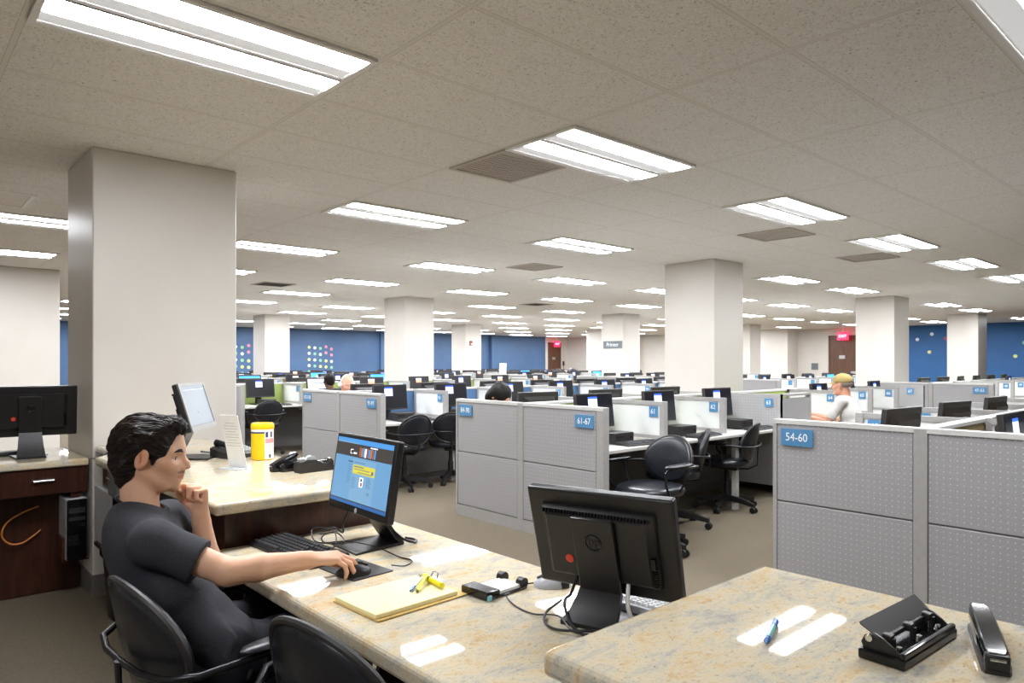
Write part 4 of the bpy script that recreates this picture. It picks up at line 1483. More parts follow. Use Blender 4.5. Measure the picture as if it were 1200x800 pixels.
# ------------------------------------------------------------------ computers and bins below the counters
t = thing('computer_tower', 'silver-sided computer tower hung below the drawer counter', 'computer', (.885, 4.93, .23), 0)
MB().box((0, .20, .185), (.11, .40, .37), bevel=.006).build('case', M['silver'], t)
MB().box((0, -.006, .185), (.106, .014, .362), bevel=.004).box((.0, -.014, .30), (.085, .004, .03), 1).box((0, -.014, .25), (.085, .004, .02), 1).cyl((.03, -.014, .21), (.03, -.019, .21), .010, m=2).box((-.02, -.015, .12), (.05, .004, .06), 2).build('front_plate', [M['gloss_black'], M['soft_black'], M['dark_metal']], t)
MB().box((-.0625, .16, .06), (.014, .24, .14), bevel=.003).box((0, .16, -.0085), (.139, .24, .015)).build('bracket', M['wood'], t, smooth=False)
MB().box((0, .14, .47), (.05, .2, .2)).build('hanger', M['wood'], t, smooth=False)
t = thing('computer_tower', 'silver computer tower hung below the raised counter behind the man in black', 'computer', (.985, 4.50, .385), 0)
MB().box((0, .0, .16), (.10, .42, .32), bevel=.008).build('case', M['silver'], t)
MB().box((.0, -.216, .16), (.096, .014, .31), bevel=.004).build('front_plate', M['gloss_black'], t)
MB().box((0, .02, -.012), (.12, .30, .02)).build('bracket', M['wood'], t, smooth=False)
MB().box((.0, .02, .403), (.05, .2, .165)).build('hanger', M['wood'], t, smooth=False)
t = thing('cable_box', 'small grey metal box under the end of the raised counter', 'metal box', (.985, 4.16, .70), 0)
MB().box((.05, 0, .085), (.26, .22, .165), bevel=.03, seg=3).build('shell', M['plate_grey'], t)
MB().tube([(-.082, -.10, .105), (-.084, 0, .105), (-.082, .10, .105)], .004, 0, 6).build('seam', M['metal'], t)


def bin_(label, x, y, r, h):
    t = thing('waste_bin', label, 'waste bin', (x, y, 0), 0)
    rings = []
    for z, f in ((0, .78), (.02, .80), (h * .97, 1.0), (h * .97, 1.04), (h, 1.04), (h, .97), (h * .95, .96), (.03, .76)):
        rings.append([(r * f * .8 * (abs(math.cos(a)) ** .55) * (1 if math.cos(a) > 0 else -1), r * f * (abs(math.sin(a)) ** .55) * (1 if math.sin(a) > 0 else -1), z) for a in [2 * PI * k / 28 for k in range(28)]])
    MB().loft(rings).build('shell', M['black'], t, angle=30)
    MB().loft([[(p[0] * .97, p[1] * .97, h * .90) for p in rings[4]], [(p[0] * 1.06, p[1] * 1.06, h * .93) for p in rings[4]], [(p[0] * 1.06, p[1] * 1.06, h * .99) for p in rings[4]]], cap=False).build('bag_rim', M['gloss_black'], t)


bin_('black waste bin under the raised counter, closer to the pillar', 1.045, 4.40, .15, .37)
bin_('black waste bin under the raised counter, closer to the man in black', 1.06, 4.02, .15, .35)

# chairs at the counter
chair(.765, 2.125, 6, 'black chair the man in black sits in')
chair(.985, 1.535, 10, 'empty black chair at the low counter in front of the man')
# ------------------------------------------------------------------ people: smooth implicit bodies, polygonised with surface nets
class Vox:
    def __init__(s, lo, hi, h):
        s.lo, s.h = np.array(lo, float), h
        s.n = [int(math.ceil((hi[i] - lo[i]) / h)) + 1 for i in range(3)]
        s.F = np.full(s.n, 1.0, np.float32)

    def blk(s, lo, hi):
        a = [max(0, int((lo[i] - s.lo[i]) / s.h)) for i in range(3)]
        b = [min(s.n[i], int((hi[i] - s.lo[i]) / s.h) + 2) for i in range(3)]
        if any(b[i] <= a[i] for i in range(3)):
            return None
        sl = tuple(slice(a[i], b[i]) for i in range(3))
        ax = [(s.lo[i] + s.h * np.arange(a[i], b[i])).astype(np.float32) for i in range(3)]
        return sl, ax[0][:, None, None], ax[1][None, :, None], ax[2][None, None, :]

    def comb(s, sl, d, k, op):
        A = s.F[sl]
        if op == 'u':
            if k > 0:
                h = np.maximum(k - np.abs(A - d), 0) / k
                s.F[sl] = np.minimum(A, d) - h * h * k * .25
            else:
                s.F[sl] = np.minimum(A, d)
        else:
            d = -d
            if k > 0:
                h = np.maximum(k - np.abs(A - d), 0) / k
                s.F[sl] = np.maximum(A, d) + h * h * k * .25
            else:
                s.F[sl] = np.maximum(A, d)

    def cone(s, a, b, ra, rb, k=.01, op='u'):
        a, b = np.array(a, float), np.array(b, float)
        R = max(ra, rb) + k + 4 * s.h
        q = s.blk(np.minimum(a, b) - R, np.maximum(a, b) + R)
        if q is None:
            return
        sl, x, y, z = q
        ba = b - a
        L = max(float(ba @ ba), 1e-12)
        t = np.clip(((x - a[0]) * ba[0] + (y - a[1]) * ba[1] + (z - a[2]) * ba[2]) / L, 0, 1)
        d = np.sqrt((x - a[0] - t * ba[0]) ** 2 + (y - a[1] - t * ba[1]) ** 2 + (z - a[2] - t * ba[2]) ** 2) - (ra + (rb - ra) * t)
        s.comb(sl, d.astype(np.float32), k, op)

    def ell(s, c, R, rad, k=.01, op='u'):
        """R: 3 world axes (rows); rad: radii along them"""
        c = np.array(c, float)
        m = max(rad) + k + 4 * s.h
        q = s.blk(c - m, c + m)
        if q is None:
            return
        sl, x, y, z = q
        k0 = k1 = 0
        for ax, r in zip(R, rad):
            p = (x - c[0]) * ax[0] + (y - c[1]) * ax[1] + (z - c[2]) * ax[2]
            k0 = k0 + (p / r) ** 2
            k1 = k1 + (p / (r * r)) ** 2
        k0 = np.sqrt(k0)
        d = k0 * (k0 - 1) / np.maximum(np.sqrt(k1), 1e-6)
        s.comb(sl, d.astype(np.float32), k, op)

    def cut(s, p, n):
        """keep the side of the plane through p that n points away from"""
        sl, x, y, z = s.blk(s.lo, s.lo + s.h * np.array(s.n))
        d = (x - p[0]) * n[0] + (y - p[1]) * n[1] + (z - p[2]) * n[2]
        s.F = np.maximum(s.F, d.astype(np.float32))

    def ripple(s, fn):
        I = np.nonzero(np.abs(s.F) < .03)
        P = [s.lo[i] + s.h * I[i] for i in range(3)]
        s.F[I] += fn(P[0], P[1], P[2]).astype(np.float32)

    def mesh(s, name, mat, parent=None, color=None):
        F = s.F
        S = F < 0
        n = s.n
        cnt = None
        c = [S[i:n[0] - 1 + i, j:n[1] - 1 + j, k:n[2] - 1 + k] for i in (0, 1) for j in (0, 1) for k in (0, 1)]
        al, an = c[0].copy(), c[0].copy()
        for q in c[1:]:
            al &= q
            an |= q
        act = an & ~al
        I = np.array(np.nonzero(act))
        N = I.shape[1]
        vid = np.full(act.shape, -1, np.int32)
        vid[tuple(I)] = np.arange(N)
        off = np.array([(i, j, k) for i in (0, 1) for j in (0, 1) for k in (0, 1)])
        val = np.stack([F[I[0] + o[0], I[1] + o[1], I[2] + o[2]] for o in off], 1)
        acc = np.zeros((N, 3))
        w = np.zeros(N)
        for a in range(8):
            for b in range(a + 1, 8):
                if np.abs(off[a] - off[b]).sum() != 1:
                    continue
                va, vb = val[:, a], val[:, b]
                m = (va < 0) != (vb < 0)
                t = np.where(m, va / np.where(m, va - vb, 1), 0)
                p = off[a][None] + t[:, None] * (off[b] - off[a])[None]
                acc[m] += p[m]
                w[m] += 1
        P = s.lo[None] + s.h * (I.T + acc / w[:, None])
        quads = []
        for ax in range(3):
            u, v = (ax + 1) % 3, (ax + 2) % 3
            a = [slice(None)] * 3
            b = [slice(None)] * 3
            a[ax], b[ax] = slice(0, n[ax] - 1), slice(1, n[ax])
            d = S[tuple(a)] != S[tuple(b)]
            E = np.array(np.nonzero(d))
            ok = (E[u] > 0) & (E[v] > 0) & (E[u] < n[u] - 1) & (E[v] < n[v] - 1)
            E = E[:, ok]
            ids = []
            for du, dv in ((-1, -1), (0, -1), (0, 0), (-1, 0)):
                J = E.copy()
                J[u] += du
                J[v] += dv
                ids.append(vid[tuple(J)])
            Q = np.stack(ids, 1)
            ins = S[tuple(E)]
            Q[~ins] = Q[~ins][:, ::-1]
            quads.append(Q)
        Q = np.concatenate(quads)
        # relax a little to hide the voxel steps
        for it in range(2):
            A = np.zeros_like(P)
            W = np.zeros(N)
            for k in range(4):
                np.add.at(A, Q[:, k], P[Q[:, (k + 1) % 4]] + P[Q[:, (k + 3) % 4]])
                np.add.at(W, Q[:, k], 2)
            P = P * .5 + .5 * A / np.maximum(W, 1)[:, None]
        me = bpy.data.meshes.new(name)
        me.vertices.add(N)
        me.vertices.foreach_set('co', P.astype(np.float32).ravel())
        me.loops.add(Q.size)
        me.loops.foreach_set('vertex_index', Q.astype(np.int32).ravel())
        me.polygons.add(len(Q))
        me.polygons.foreach_set('loop_start', np.arange(0, Q.size, 4, dtype=np.int32))
        me.polygons.foreach_set('loop_total', np.full(len(Q), 4, np.int32))
        me.polygons.foreach_set('use_smooth', np.ones(len(Q), bool))
        me.update(calc_edges=True)
        me.validate()
        me.materials.append(mat)
        if color is not None:
            at = me.color_attributes.new('tone', 'FLOAT_COLOR', 'POINT')
            at.data.foreach_set('color', np.concatenate([color(P), np.ones((N, 1))], 1).astype(np.float32).ravel())
        o = bpy.data.objects.new(name, me)
        COL.objects.link(o)
        if parent is not None:
            o.parent = parent
        return o


def skin_mat(name, rough=.45):
    t = NT(name)
    a = t.n('ShaderNodeVertexColor')
    a.layer_name = 'tone'
    n = t.noise(t.co(), 160, 3)
    t.set(t.mix(t.ramp(n, [(.35, 0.0), (.75, .10)]), a.outputs['Color'], 'c07a5c'), rough, 0, .4)
    t.b.inputs['Subsurface Weight'].default_value = .12
    t.b.inputs['Subsurface Radius'].default_value = (.012, .004, .002)
    t.b.inputs['Subsurface Scale'].default_value = 1.0
    return t.m


def cloth_mat(name, a, b, rough=.85):
    t = NT(name)
    co = t.co()
    n = t.noise(co, 320, 3)
    t.set(t.ramp(n, [(.3, a), (.7, b)]), rough, 0, .25)
    t.bump(n, .25, .0015)
    return t.m


LOCKS = cloth_mat('hair_strands', '15100d', '3b2e25', .42)
SKIN = skin_mat('skin')
HAIR = cloth_mat('dark_hair', '0b0908', '1a1411', .55)
GREYHAIR = cloth_mat('grey_hair', '6a5e52', '94887a', .6)
TEE = cloth_mat('black_cotton', '303035', '3e3e43')
PANTS = cloth_mat('black_trousers', '1a1a20', '25252c', .7)
WHITE_TEE = cloth_mat('white_cotton', 'd6d3cf', 'e0deda')
KHAKI = cloth_mat('khaki_cap', 'a8915c', 'bba56e')
DARK_TOP = cloth_mat('dark_top', '2a2a30', '35353c')
SHOE = plain('shoe_black', '141414', .4)
EYEW = plain('eye_white', 'd8d2cc', .2, var=.02)
IRIS = plain('iris_brown', '2a1a10', .15)
BROW = plain('eyebrow_hair', '1a1210', .7)


def axes(f, up):
    f = V(f).normalized()
    up = (V(up) - f * f.dot(V(up))).normalized()
    return f, up.cross(f), up          # forward, left, up


def hand_parts(Wp, F, N, left, curls, thumb, spread=.03, sc=1.0):
    """list of (a, b, ra, rb, k): palm, four fingers of three bones, thumb"""
    F = V(F).normalized()
    N = (V(N) - F * F.dot(V(N))).normalized()
    S = F.cross(N) if left else N.cross(F)     # towards the thumb
    out = []
    kn = [(.030, .088), (.0105, .092), (-.0095, .087), (-.028, .078)]
    for o, l in kn:
        out.append((Wp + S * o * .55 * sc, Wp + F * l * sc + S * o * sc, .0145 * sc, .0112 * sc, .014))
    out.append((Wp + F * .03 * sc + S * .016 * sc - N * .006 * sc, Wp + F * .06 * sc - S * .012 * sc - N * .004 * sc, .016 * sc, .014 * sc, .014))
    bones = [(.043, .026, .021), (.047, .029, .022), (.043, .027, .021), (.033, .021, .019)]
    for i, ((o, l), bl, cu) in enumerate(zip(kn, bones, curls)):
        p = Wp + F * l * sc + S * o * sc
        th = 0
        sp = S * (spread * (1.5 - i))
        r = [.0098, .0088, .0080, .0068] if i < 3 else [.0085, .0076, .0070, .0060]
        for j in range(3):
            th += math.radians(cu[j])
            d = (F * math.cos(th) - N * math.sin(th) + sp * max(0, math.cos(th))).normalized()
            q = p + d * bl[j] * sc
            out.append((p, q, r[j] * sc, r[j + 1] * sc, .0035))
            p = q
    p = Wp + F * .022 * sc + S * .022 * sc - N * .008 * sc
    for (cf, cs, cn), ln, ra, rb in zip(thumb, (.044, .034, .027), (.0155, .0108, .0095), (.0112, .0098, .0072)):
        d = (F * cf + S * cs + N * cn).normalized()
        q = p + d * ln * sc
        out.append((p, q, ra * sc, rb * sc, .006))
        p = q
    return out


def person(name, label, J, h, opts):
    """J: joints in world space (Vectors) plus axes"""
    sc = opts.get('scale', 1.0)
    base = V((J['pelvis'].x, J['pelvis'].y, 0))
    T = thing(name, label, 'person', (0, 0, 0), 0)
    allp = [p for k, p in J.items() if isinstance(p, Vector) and not k.startswith('ax')]
    lo = [min(p[i] for p in allp) - .22 for i in range(3)]
    hi = [max(p[i] for p in allp) + .22 for i in range(3)]
    lo[2] = max(lo[2], -.02)
    f, l, u = axes(J['ax_face'], J.get('ax_head_up', V((0, 0, 1))))
    H = J['head']

    def hp(x, y, z):
        return H + f * (x * sc) + l * (y * sc) + u * (z * sc)
    RH = (f, l, u)
    B = Vox(lo, hi, h)
    fine = h < .005
    # trunk
    lc, lp = J['ax_chest_left'].normalized(), J['ax_pelvis_left'].normalized()

    def frame(lat, a, b):
        up = (b - a).normalized()
        up = (up - lat * lat.dot(up)).normalized()
        return (lat.cross(up), lat, up)
    Rc = frame(lc, J['waist'], J['neck'])
    Rw = frame((lc + lp).normalized(), J['pelvis'], J['chest'])
    Rp = frame(lp, J['pelvis'], J['waist'])

    def trunk(vx, g, k=.05):
        vx.ell(J['chest'], Rc, (.099 + g, .155 + g, .185 + g), k)
        vx.ell(J['waist'], Rw, (.098 + g, .140 + g, .16 + g), k)
        vx.ell(J['pelvis'], Rp, (.115 + g, .165 + g, .13 + g), k)
        for sd in ('L', 'R'):
            vx.cone(J['neck'] - V((0, 0, .03)), J['sh' + sd], .049 + g, .046 + g, k)
    trunk(B, -.012)
    B.cone(hp(-.030, 0, -.050), J['neck'] + V((0, 0, -.01)), .052 * sc, .059 * sc, .018)
    for sd in ('L', 'R'):
        B.cone(J['sh' + sd], J['el' + sd], .048, .038, .02)
        B.cone(J['el' + sd], J['el' + sd].lerp(J['wr' + sd], .35), .039, .040, .012)
        B.cone(J['el' + sd].lerp(J['wr' + sd], .35), J['wr' + sd], .040, .026, .012)
        B.cone(J['hip' + sd], J['knee' + sd], .082, .058, .03)
        B.cone(J['knee' + sd], J['ankle' + sd], .056, .038, .02)
        ft = (J['toe' + sd] - J['ankle' + sd])
        B.cone(J['ankle' + sd] - V((0, 0, .03)), J['toe' + sd], .036, .030, .02)
        if J.get('hand' + sd):
            for a, b, ra, rb, k in J['hand' + sd]:
                B.cone(a, b, ra, rb, k if fine else max(k, .004))
            B.cone(J['wr' + sd].lerp(J['el' + sd], .1), J['wr' + sd], .027, .022, .01)
    # head
    E = lambda c, r, k=.012, op='u': B.ell(hp(*c), RH, [q * sc for q in r], k, op)
    C = lambda a, b, ra, rb, k=.012, op='u': B.cone(hp(*a), hp(*b), ra * sc, rb * sc, k, op)
    E((-.012, 0, .036), (.098, .076, .084), .01)
    E((.032, 0, -.030), (.058, .055, .082), .03)
    for sy in (-1, 1):
        C((-.006, sy * .054, -.040), (.058, sy * .023, -.094), .014, .014, .025)
        C((.050, sy * .046, -.012), (.070, sy * .030, -.030), .020, .020, .03)
        C((.082, sy * .012, .020), (.070, sy * .046, .020), .010, .010, .02)
    C((.084, 0, -.099), (.078, 0, -.092), .0155, .018, .022)
    C((.070, 0, .060), (.076, 0, .03), .02, .02, .04)
    if fine:
        for sy in (-1, 1):
            C((.096, sy * .031, -.002), (.090, sy * .040, -.002), .011, .010, .012, 's')
            C((.0825, sy * .020, .0062), (.0765, sy * .045, .0048), .0056, .0048, .004)
            C((.0805, sy * .021, -.0105), (.0755, sy * .044, -.0095), .0042, .0038, .004)
        C((.076, 0, .010), (.090, 0, -.030), .015, .017, .010)
        C((.066, 0, -.030), (.078, 0, -.060), .034, .028, .02)
        C((.081, 0, -.074), (.080, 0, -.092), .0165, .0165, .012)
        C((.089, 0, .014), (.112, 0, -.018), .0085, .0092, .010)
        C((.112, 0, -.018), (.117, 0, -.030), .0092, .0098, .006)
        for sy in (-1, 1):
            C((.098, sy * .011, -.035), (.103, sy * .010, -.034), .0085, .0085, .006)
        C((.090, 0, -.052), (.098, 0, -.048), .015, .010, .012)
        for sy in (-1, 1):
            C((.1035, 0, -.0545), (.088, sy * .023, -.0585), .0062, .0035, .004)
            C((.1010, 0, -.0675), (.087, sy * .022, -.0625), .0070, .0035, .004)
        C((.113, -.03, -.0605), (.113, .03, -.0605), .0022, .0022, .002, 's')
        for sy in (-1, 1):
            c0 = hp(-.006, sy * .079, -.006)
            Re = (f * .98 + u * -.18, l, u * .98 - f * .10)
            ea = (Re[0].normalized(), l * sy + f * -.35, Re[2].normalized())
            B.ell(c0, ea, (.0205 * sc, .009 * sc, .0315 * sc), .006)
            B.ell(hp(-.003, sy * .0905, .002), ea, (.0135 * sc, .0085 * sc, .023 * sc), .003, 's')
            B.cone(hp(-.013, sy * .0885, .016), hp(-.010, sy * .0875, -.014), .0032 * sc, .0032 * sc, .003)
            B.ell(hp(.008, sy * .082, -.008), ea, (.005 * sc, .005 * sc, .008 * sc), .004)
    else:
        C((.090, 0, .012), (.112, 0, -.026), .010, .012, .012)
        for sy in (-1, 1):
            E((-.005, sy * .078, -.005), (.02, .009, .034), .006)
            C((.098, sy * .031, 0), (.09, sy * .04, 0), .010, .010, .012, 's')
    tone = np.array(lin(opts['skin'])[:3])

    def color(P):
        q = P - np.array(H)
        x, y, z = q @ np.array(f) / sc, q @ np.array(l) / sc, q @ np.array(u) / sc
        c = np.tile(tone, (len(P), 1))

        def blend(m, col, a):
            m = np.clip(m, 0, 1)[:, None] * a
            return c * (1 - m) + np.array(col) * m
        if opts.get('lips', True):
            d = np.sqrt(((x - .092) / .02) ** 2 + (y / .026) ** 2 + ((z + .0612) / .0105) ** 2)
            c = blend((1.15 - d) * 4, tone * np.array([.72, .42, .40]), .75)
            d = np.sqrt(((x - .062) / .030) ** 2 + ((np.abs(y) - .045) / .022) ** 2 + ((z + .025) / .026) ** 2)
            c = blend((1.2 - d), tone * np.array([1.0, .74, .68]), .5)
            if opts.get('stubble'):
                d = np.sqrt(((x - .095) / .022) ** 2 + (y / .03) ** 2 + ((z + .0475) / .0062) ** 2)
                c = blend((1.2 - d) * 3, (.035, .022, .017), .62)
                d = np.sqrt(((x - .055) / .055) ** 2 + (y / .07) ** 2 + ((z + .100) / .034) ** 2)
                c = blend((1.25 - d) * 1.5, tone * .55, .30)
            e = np.sqrt(((x + .004) / .026) ** 2 + ((np.abs(y) - .086) / .016) ** 2 + ((z + .004) / .04) ** 2)
            c = blend((1.2 - e) * 2, tone * np.array([1.02, .72, .66]), .5)
        return c
    body = B.mesh('body', SKIN, T, color)
    if fine:
        for sy in (-1, 1):
            e = MB()
            e.ell(hp(.0715, sy * .033, -.0025), (.0125 * sc,) * 3, 0, 18, 12)
            e.ell(hp(.0800, sy * .0335, -.0035), (.0056 * sc,) * 3, 1, 12, 8)
            e.build('eye', [EYEW, IRIS], T)
            b = MB()
            for q in range(4):
                o = q * .0020 - .003
                b.tube([hp(.0995 - .0006 * q, sy * .012, .0190 + o * .6), hp(.1000 - .0006 * q, sy * .019, .0215 + o), hp(.0985 - .0006 * q, sy * .028, .0245 + o), hp(.0930 - .0005 * q, sy * .038, .0245 + o * .9), hp(.0865, sy * .046, .0220 + o * .5), hp(.0790, sy * .053, .0180)], [.0010, .0021, .0023, .0020, .0014, .0005], 0, 8)
            b.tube([hp(.0862, sy * .020, .0018), hp(.0868, sy * .027, .0032), hp(.0852, sy * .036, .0030), hp(.0800, sy * .046, .0006)], [.0004, .0011, .0012, .0004], 0, 6)
            b.build('eyebrow', BROW, T)
    # clothes
    g = .014
    S = Vox(lo, hi, max(h, .004))
    trunk(S, g)
    for sd in ('L', 'R'):
        a, b = J['sh' + sd], J['el' + sd]
        e = a.lerp(b, opts.get('sleeve', .64))
        n = (b - a).normalized()
        n = (n + V((0, 0, .0))).normalized()
        c = e
        # trim the sleeve square at its hem
        A0, B0 = np.array(a), np.array(b + V((0, 0, -.006)))
        q = S.blk(np.minimum(A0, B0) - .13, np.maximum(A0, B0) + .13)
        sl, x, y, z = q
        ba = B0 - A0
        t_ = np.clip(((x - A0[0]) * ba[0] + (y - A0[1]) * ba[1] + (z - A0[2]) * ba[2]) / float(ba @ ba), 0, 1)
        dc = np.sqrt((x - A0[0] - t_ * ba[0]) ** 2 + (y - A0[1] - t_ * ba[1]) ** 2 + (z - A0[2] - t_ * ba[2]) ** 2) - (.059 + opts.get('sleeve_grow', .008) * t_)
        d = np.maximum(dc, (x - c[0]) * n[0] + (y - c[1]) * n[1] + (z - c[2]) * n[2])
        S.comb(sl, d.astype(np.float32), .03, 'u')
    up = (H - J['neck']).normalized()
    S.cone(J['neck'] - up * .004, J['neck'] + up * .20, .070 * sc, .105 * sc, .008, 's')

    def folds(x, y, z):
        s1 = np.sin(62 * (z + .35 * x) + 5 * np.sin(9 * y + 4 * z)) * .0034
        s2 = np.sin(38 * (x - y) + 30 * z + 3 * np.sin(14 * z)) * .0034
        low = np.clip((J['chest'].z + .02 - z) / .12, .15, 1.6)
        s3 = np.sin(30 * (y + .6 * x) - 55 * z + 4 * np.sin(11 * x + 7 * z)) * .0065 * np.clip((J['chest'].z - .02 - z) / .1, 0, 1)
        return (s1 + s2 + s3) * low
    S.ripple(folds)
    S.mesh('t_shirt', opts['shirt'], T)
    Pn = Vox([lo[0], lo[1], lo[2]], [hi[0], hi[1], J['waist'].z], max(h, .005))
    Pn.ell(J['pelvis'], Rp, (.124, .174, .125), .03)
    for sd in ('L', 'R'):
        Pn.cone(J['hip' + sd], J['knee' + sd], .096, .074, .04)
        Pn.cone(J['knee' + sd], J['ankle' + sd], .074, .062, .03)
    Pn.ripple(lambda x, y, z: np.sin(50 * (x + y) + 4 * np.sin(12 * z)) * .003)
    Pn.mesh('trousers', PANTS, T)
    for sd in ('L', 'R'):
        sh = MB()
        a, b = J['ankle' + sd], J['toe' + sd]
        d = (b - a)
        d.z = 0
        d.normalize()
        sdv = V((-d.y, d.x, 0))
        rings = []
        for q, w, hh in ((-.07, .028, .06), (-.055, .038, .075), (.0, .042, .085), (.07, .046, .065), (.14, .048, .048), (.185, .036, .034), (.20, .014, .02)):
            c = V((a.x, a.y, 0)) + d * q
            rings.append([tuple(c + sdv * (w * math.cos(t)) + V((0, 0, .002 + hh * .5 + hh * .5 * math.sin(t)))) for t in [2 * PI * k / 14 for k in range(14)]])
        sh.loft(rings)
        sh.build('shoe', SHOE, T, angle=60)
    # hair / cap
    st = opts.get('hair')
    hh = .003 if fine else .006
    hlo = [min(hp(x, y, z)[i] for x in (-.15, .15) for y in (-.14, .14) for z in (-.14, .17)) for i in range(3)]
    hhi = [max(hp(x, y, z)[i] for x in (-.15, .15) for y in (-.14, .14) for z in (-.14, .17)) for i in range(3)]
    X = Vox(hlo, hhi, hh)
    XE = lambda c, r, k=.015, op='u': X.ell(hp(*c), RH, [q * sc for q in r], k, op)
    XC = lambda a, b, ra, rb, k=.012, op='u': X.cone(hp(*a), hp(*b), ra * sc, rb * sc, k, op)
    if st == 'quiff':
        XE((-.018, 0, .044), (.101, .083, .086), .02)
        XE((-.056, 0, -.012), (.058, .070, .078), .02)
        XE((.036, 0, .094), (.066, .058, .032), .02)
        XC((.066, .03, .106), (.080, -.03, .102), .018, .018, .02)
        for sy in (-1, 1):
            XE((.020, sy * .062, .040), (.046, .020, .048), .015)
            XC((.028, sy * .070, .012), (.026, sy * .071, -.020), .011, .006, .01)
            XC((-.055, sy * .050, -.045), (-.062, sy * .030, -.088), .03, .018, .02)
            XE((-.002, sy * .094, -.012), (.026, .028, .040), .006, 's')
        XE((.118, 0, .0), (.062, .085, .075), .012, 's')
        XE((.06, .0, -.075), (.075, .085, .055), .01, 's')

        def waves(x, y, z):
            p = [x - H.x, y - H.y, z - H.z]
            a = sum(p[i] * f[i] for i in range(3))
            b = sum(p[i] * l[i] for i in range(3))
            c = sum(p[i] * u[i] for i in range(3))
            w = .0022 * np.sin(150 * (b + .25 * c) + 3.2 * np.sin(38 * a + 20 * c) + 2 * np.sin(25 * b))
            w += .0020 * np.sin(85 * (c - .55 * a) + 3.0 * np.sin(30 * a + 33 * b) + 1.5)
            w += .0013 * np.sin(240 * (c - .4 * a + .3 * b) + 4 * np.sin(45 * a))
            return w * np.clip((c + .10) / .10, .25, 1.1)
        X.ripple(waves)
        hob = X.mesh('hair', HAIR, T)
        # combed-back locks laid over the mass of the hair
        rnd = random.Random(3)
        me = hob.data
        from mathutils.bvhtree import BVHTree
        tree = BVHTree.FromPolygons([v.co[:] for v in me.vertices], [tuple(p.vertices) for p in me.polygons])
        lk = MB()
        for k in range(900):
            v = me.vertices[rnd.randrange(len(me.vertices))]
            q = v.co - H
            a, c = q.dot(f), q.dot(u)
            if c < -.085:
                continue
            w = rnd.uniform(.7, 1.5)
            ph = rnd.uniform(0, 6)
            d0 = f * -1 + u * (.5 if a > .045 else -.15 - 6 * max(0, -a - .03)) + l * rnd.uniform(-.3, .3)
            p, nn = v.co.copy(), v.normal.copy()
            pts = []
            for m in range(9):
                d = (d0 - nn * nn.dot(d0)).normalized()
                side = nn.cross(d)
                pts.append(p + nn * (.0002 + .0012 * math.sin(PI * m / 8)) + side * (.0020 * math.sin(ph + m * .9)))
                p2, n2, _i, _d = tree.find_nearest(p + d * .0058 * w)
                if p2 is None or (p2 - p).length < .002:
                    break
                p, nn = p2, n2
            if len(pts) < 5:
                continue
            L = len(pts) - 1
            lk.tube(pts, [.0003 + .0013 * math.sin(PI * m / L) ** .7 for m in range(L + 1)], 0, 5)
        lk.build('hair_locks', LOCKS, hob)
    elif st == 'short':
        XE((-.020, 0, .040), (.101, .083, .088), .02)
        XE((-.055, 0, -.015), (.056, .070, .075), .02)
        XE((.105, 0, -.005), (.070, .10, .085), .012, 's')
        XE((.02, .0, -.085), (.10, .1, .055), .01, 's')
        X.mesh('hair', opts['hair_mat'], T)
    elif st == 'long':
        XE((-.020, 0, .042), (.112, .096, .094), .02)
        XE((-.05, 0, -.04), (.075, .098, .12), .03)
        XE((.125, 0, -.03), (.070, .075, .10), .012, 's')
        X.mesh('hair', opts['hair_mat'], T)
    elif st == 'bald':
        XE((-.035, 0, .0), (.086, .083, .060), .02)
        XE((.08, 0, .0), (.085, .10, .10), .012, 's')
        XE((-.01, 0, .09), (.12, .12, .055), .02, 's')
        X.mesh('hair', opts['hair_mat'], T)
        hpn = MB()
        pts = [hp(-.01 + .0 * a, .088 * math.cos(a), .02 + .115 * math.sin(a)) for a in [PI * k / 16 for k in range(17)]]
        hpn.tube(pts, .008, 0, 8)
        for sy in (-1, 1):
            hpn.ell(hp(-.005, sy * .092, .0), (.03, .03, .036), 0, 14, 10)
        tag(hpn.build('headphones', M['light_metal']), 'white headphones on the head of the balding man behind the partition', 'headphones')
    elif st == 'cap':
        XE((-.022, 0, .010), (.098, .081, .050), .01)
        XE((.05, 0, .0), (.09, .10, .10), .012, 's')
        X.mesh('hair', GREYHAIR, T)
        Cp = Vox(hlo, hhi, .005)
        Cp.ell(hp(-.014, 0, .052), RH, (.107, .088, .082), .01)
        Cp.cut(hp(0, 0, .030), -u)
        Cp.mesh('cap_crown', KHAKI, T)
        br = MB()
        ring0, ring1 = [], []
        N = 14
        for k in range(N + 1):
            a = -1.15 + 2.3 * k / N
            ring0.append(hp(-.014 + .100 * math.cos(a), .084 * math.sin(a), .036))
            ring1.append(hp(-.014 + .10 * math.cos(a) + .075 * math.cos(a * .9) ** 1.2, .080 * math.sin(a), .026 - .012 * math.sin(a) ** 2))
        for k in range(N):
            for o in (0, -.004):
                z = u * o
                br.quad(ring0[k] + z, ring1[k] + z, ring1[k + 1] + z, ring0[k + 1] + z)
            br.quad(ring1[k], ring1[k] - u * .004, ring1[k + 1] - u * .004, ring1[k + 1])
        br.build('cap_brim', KHAKI, T)
    return T


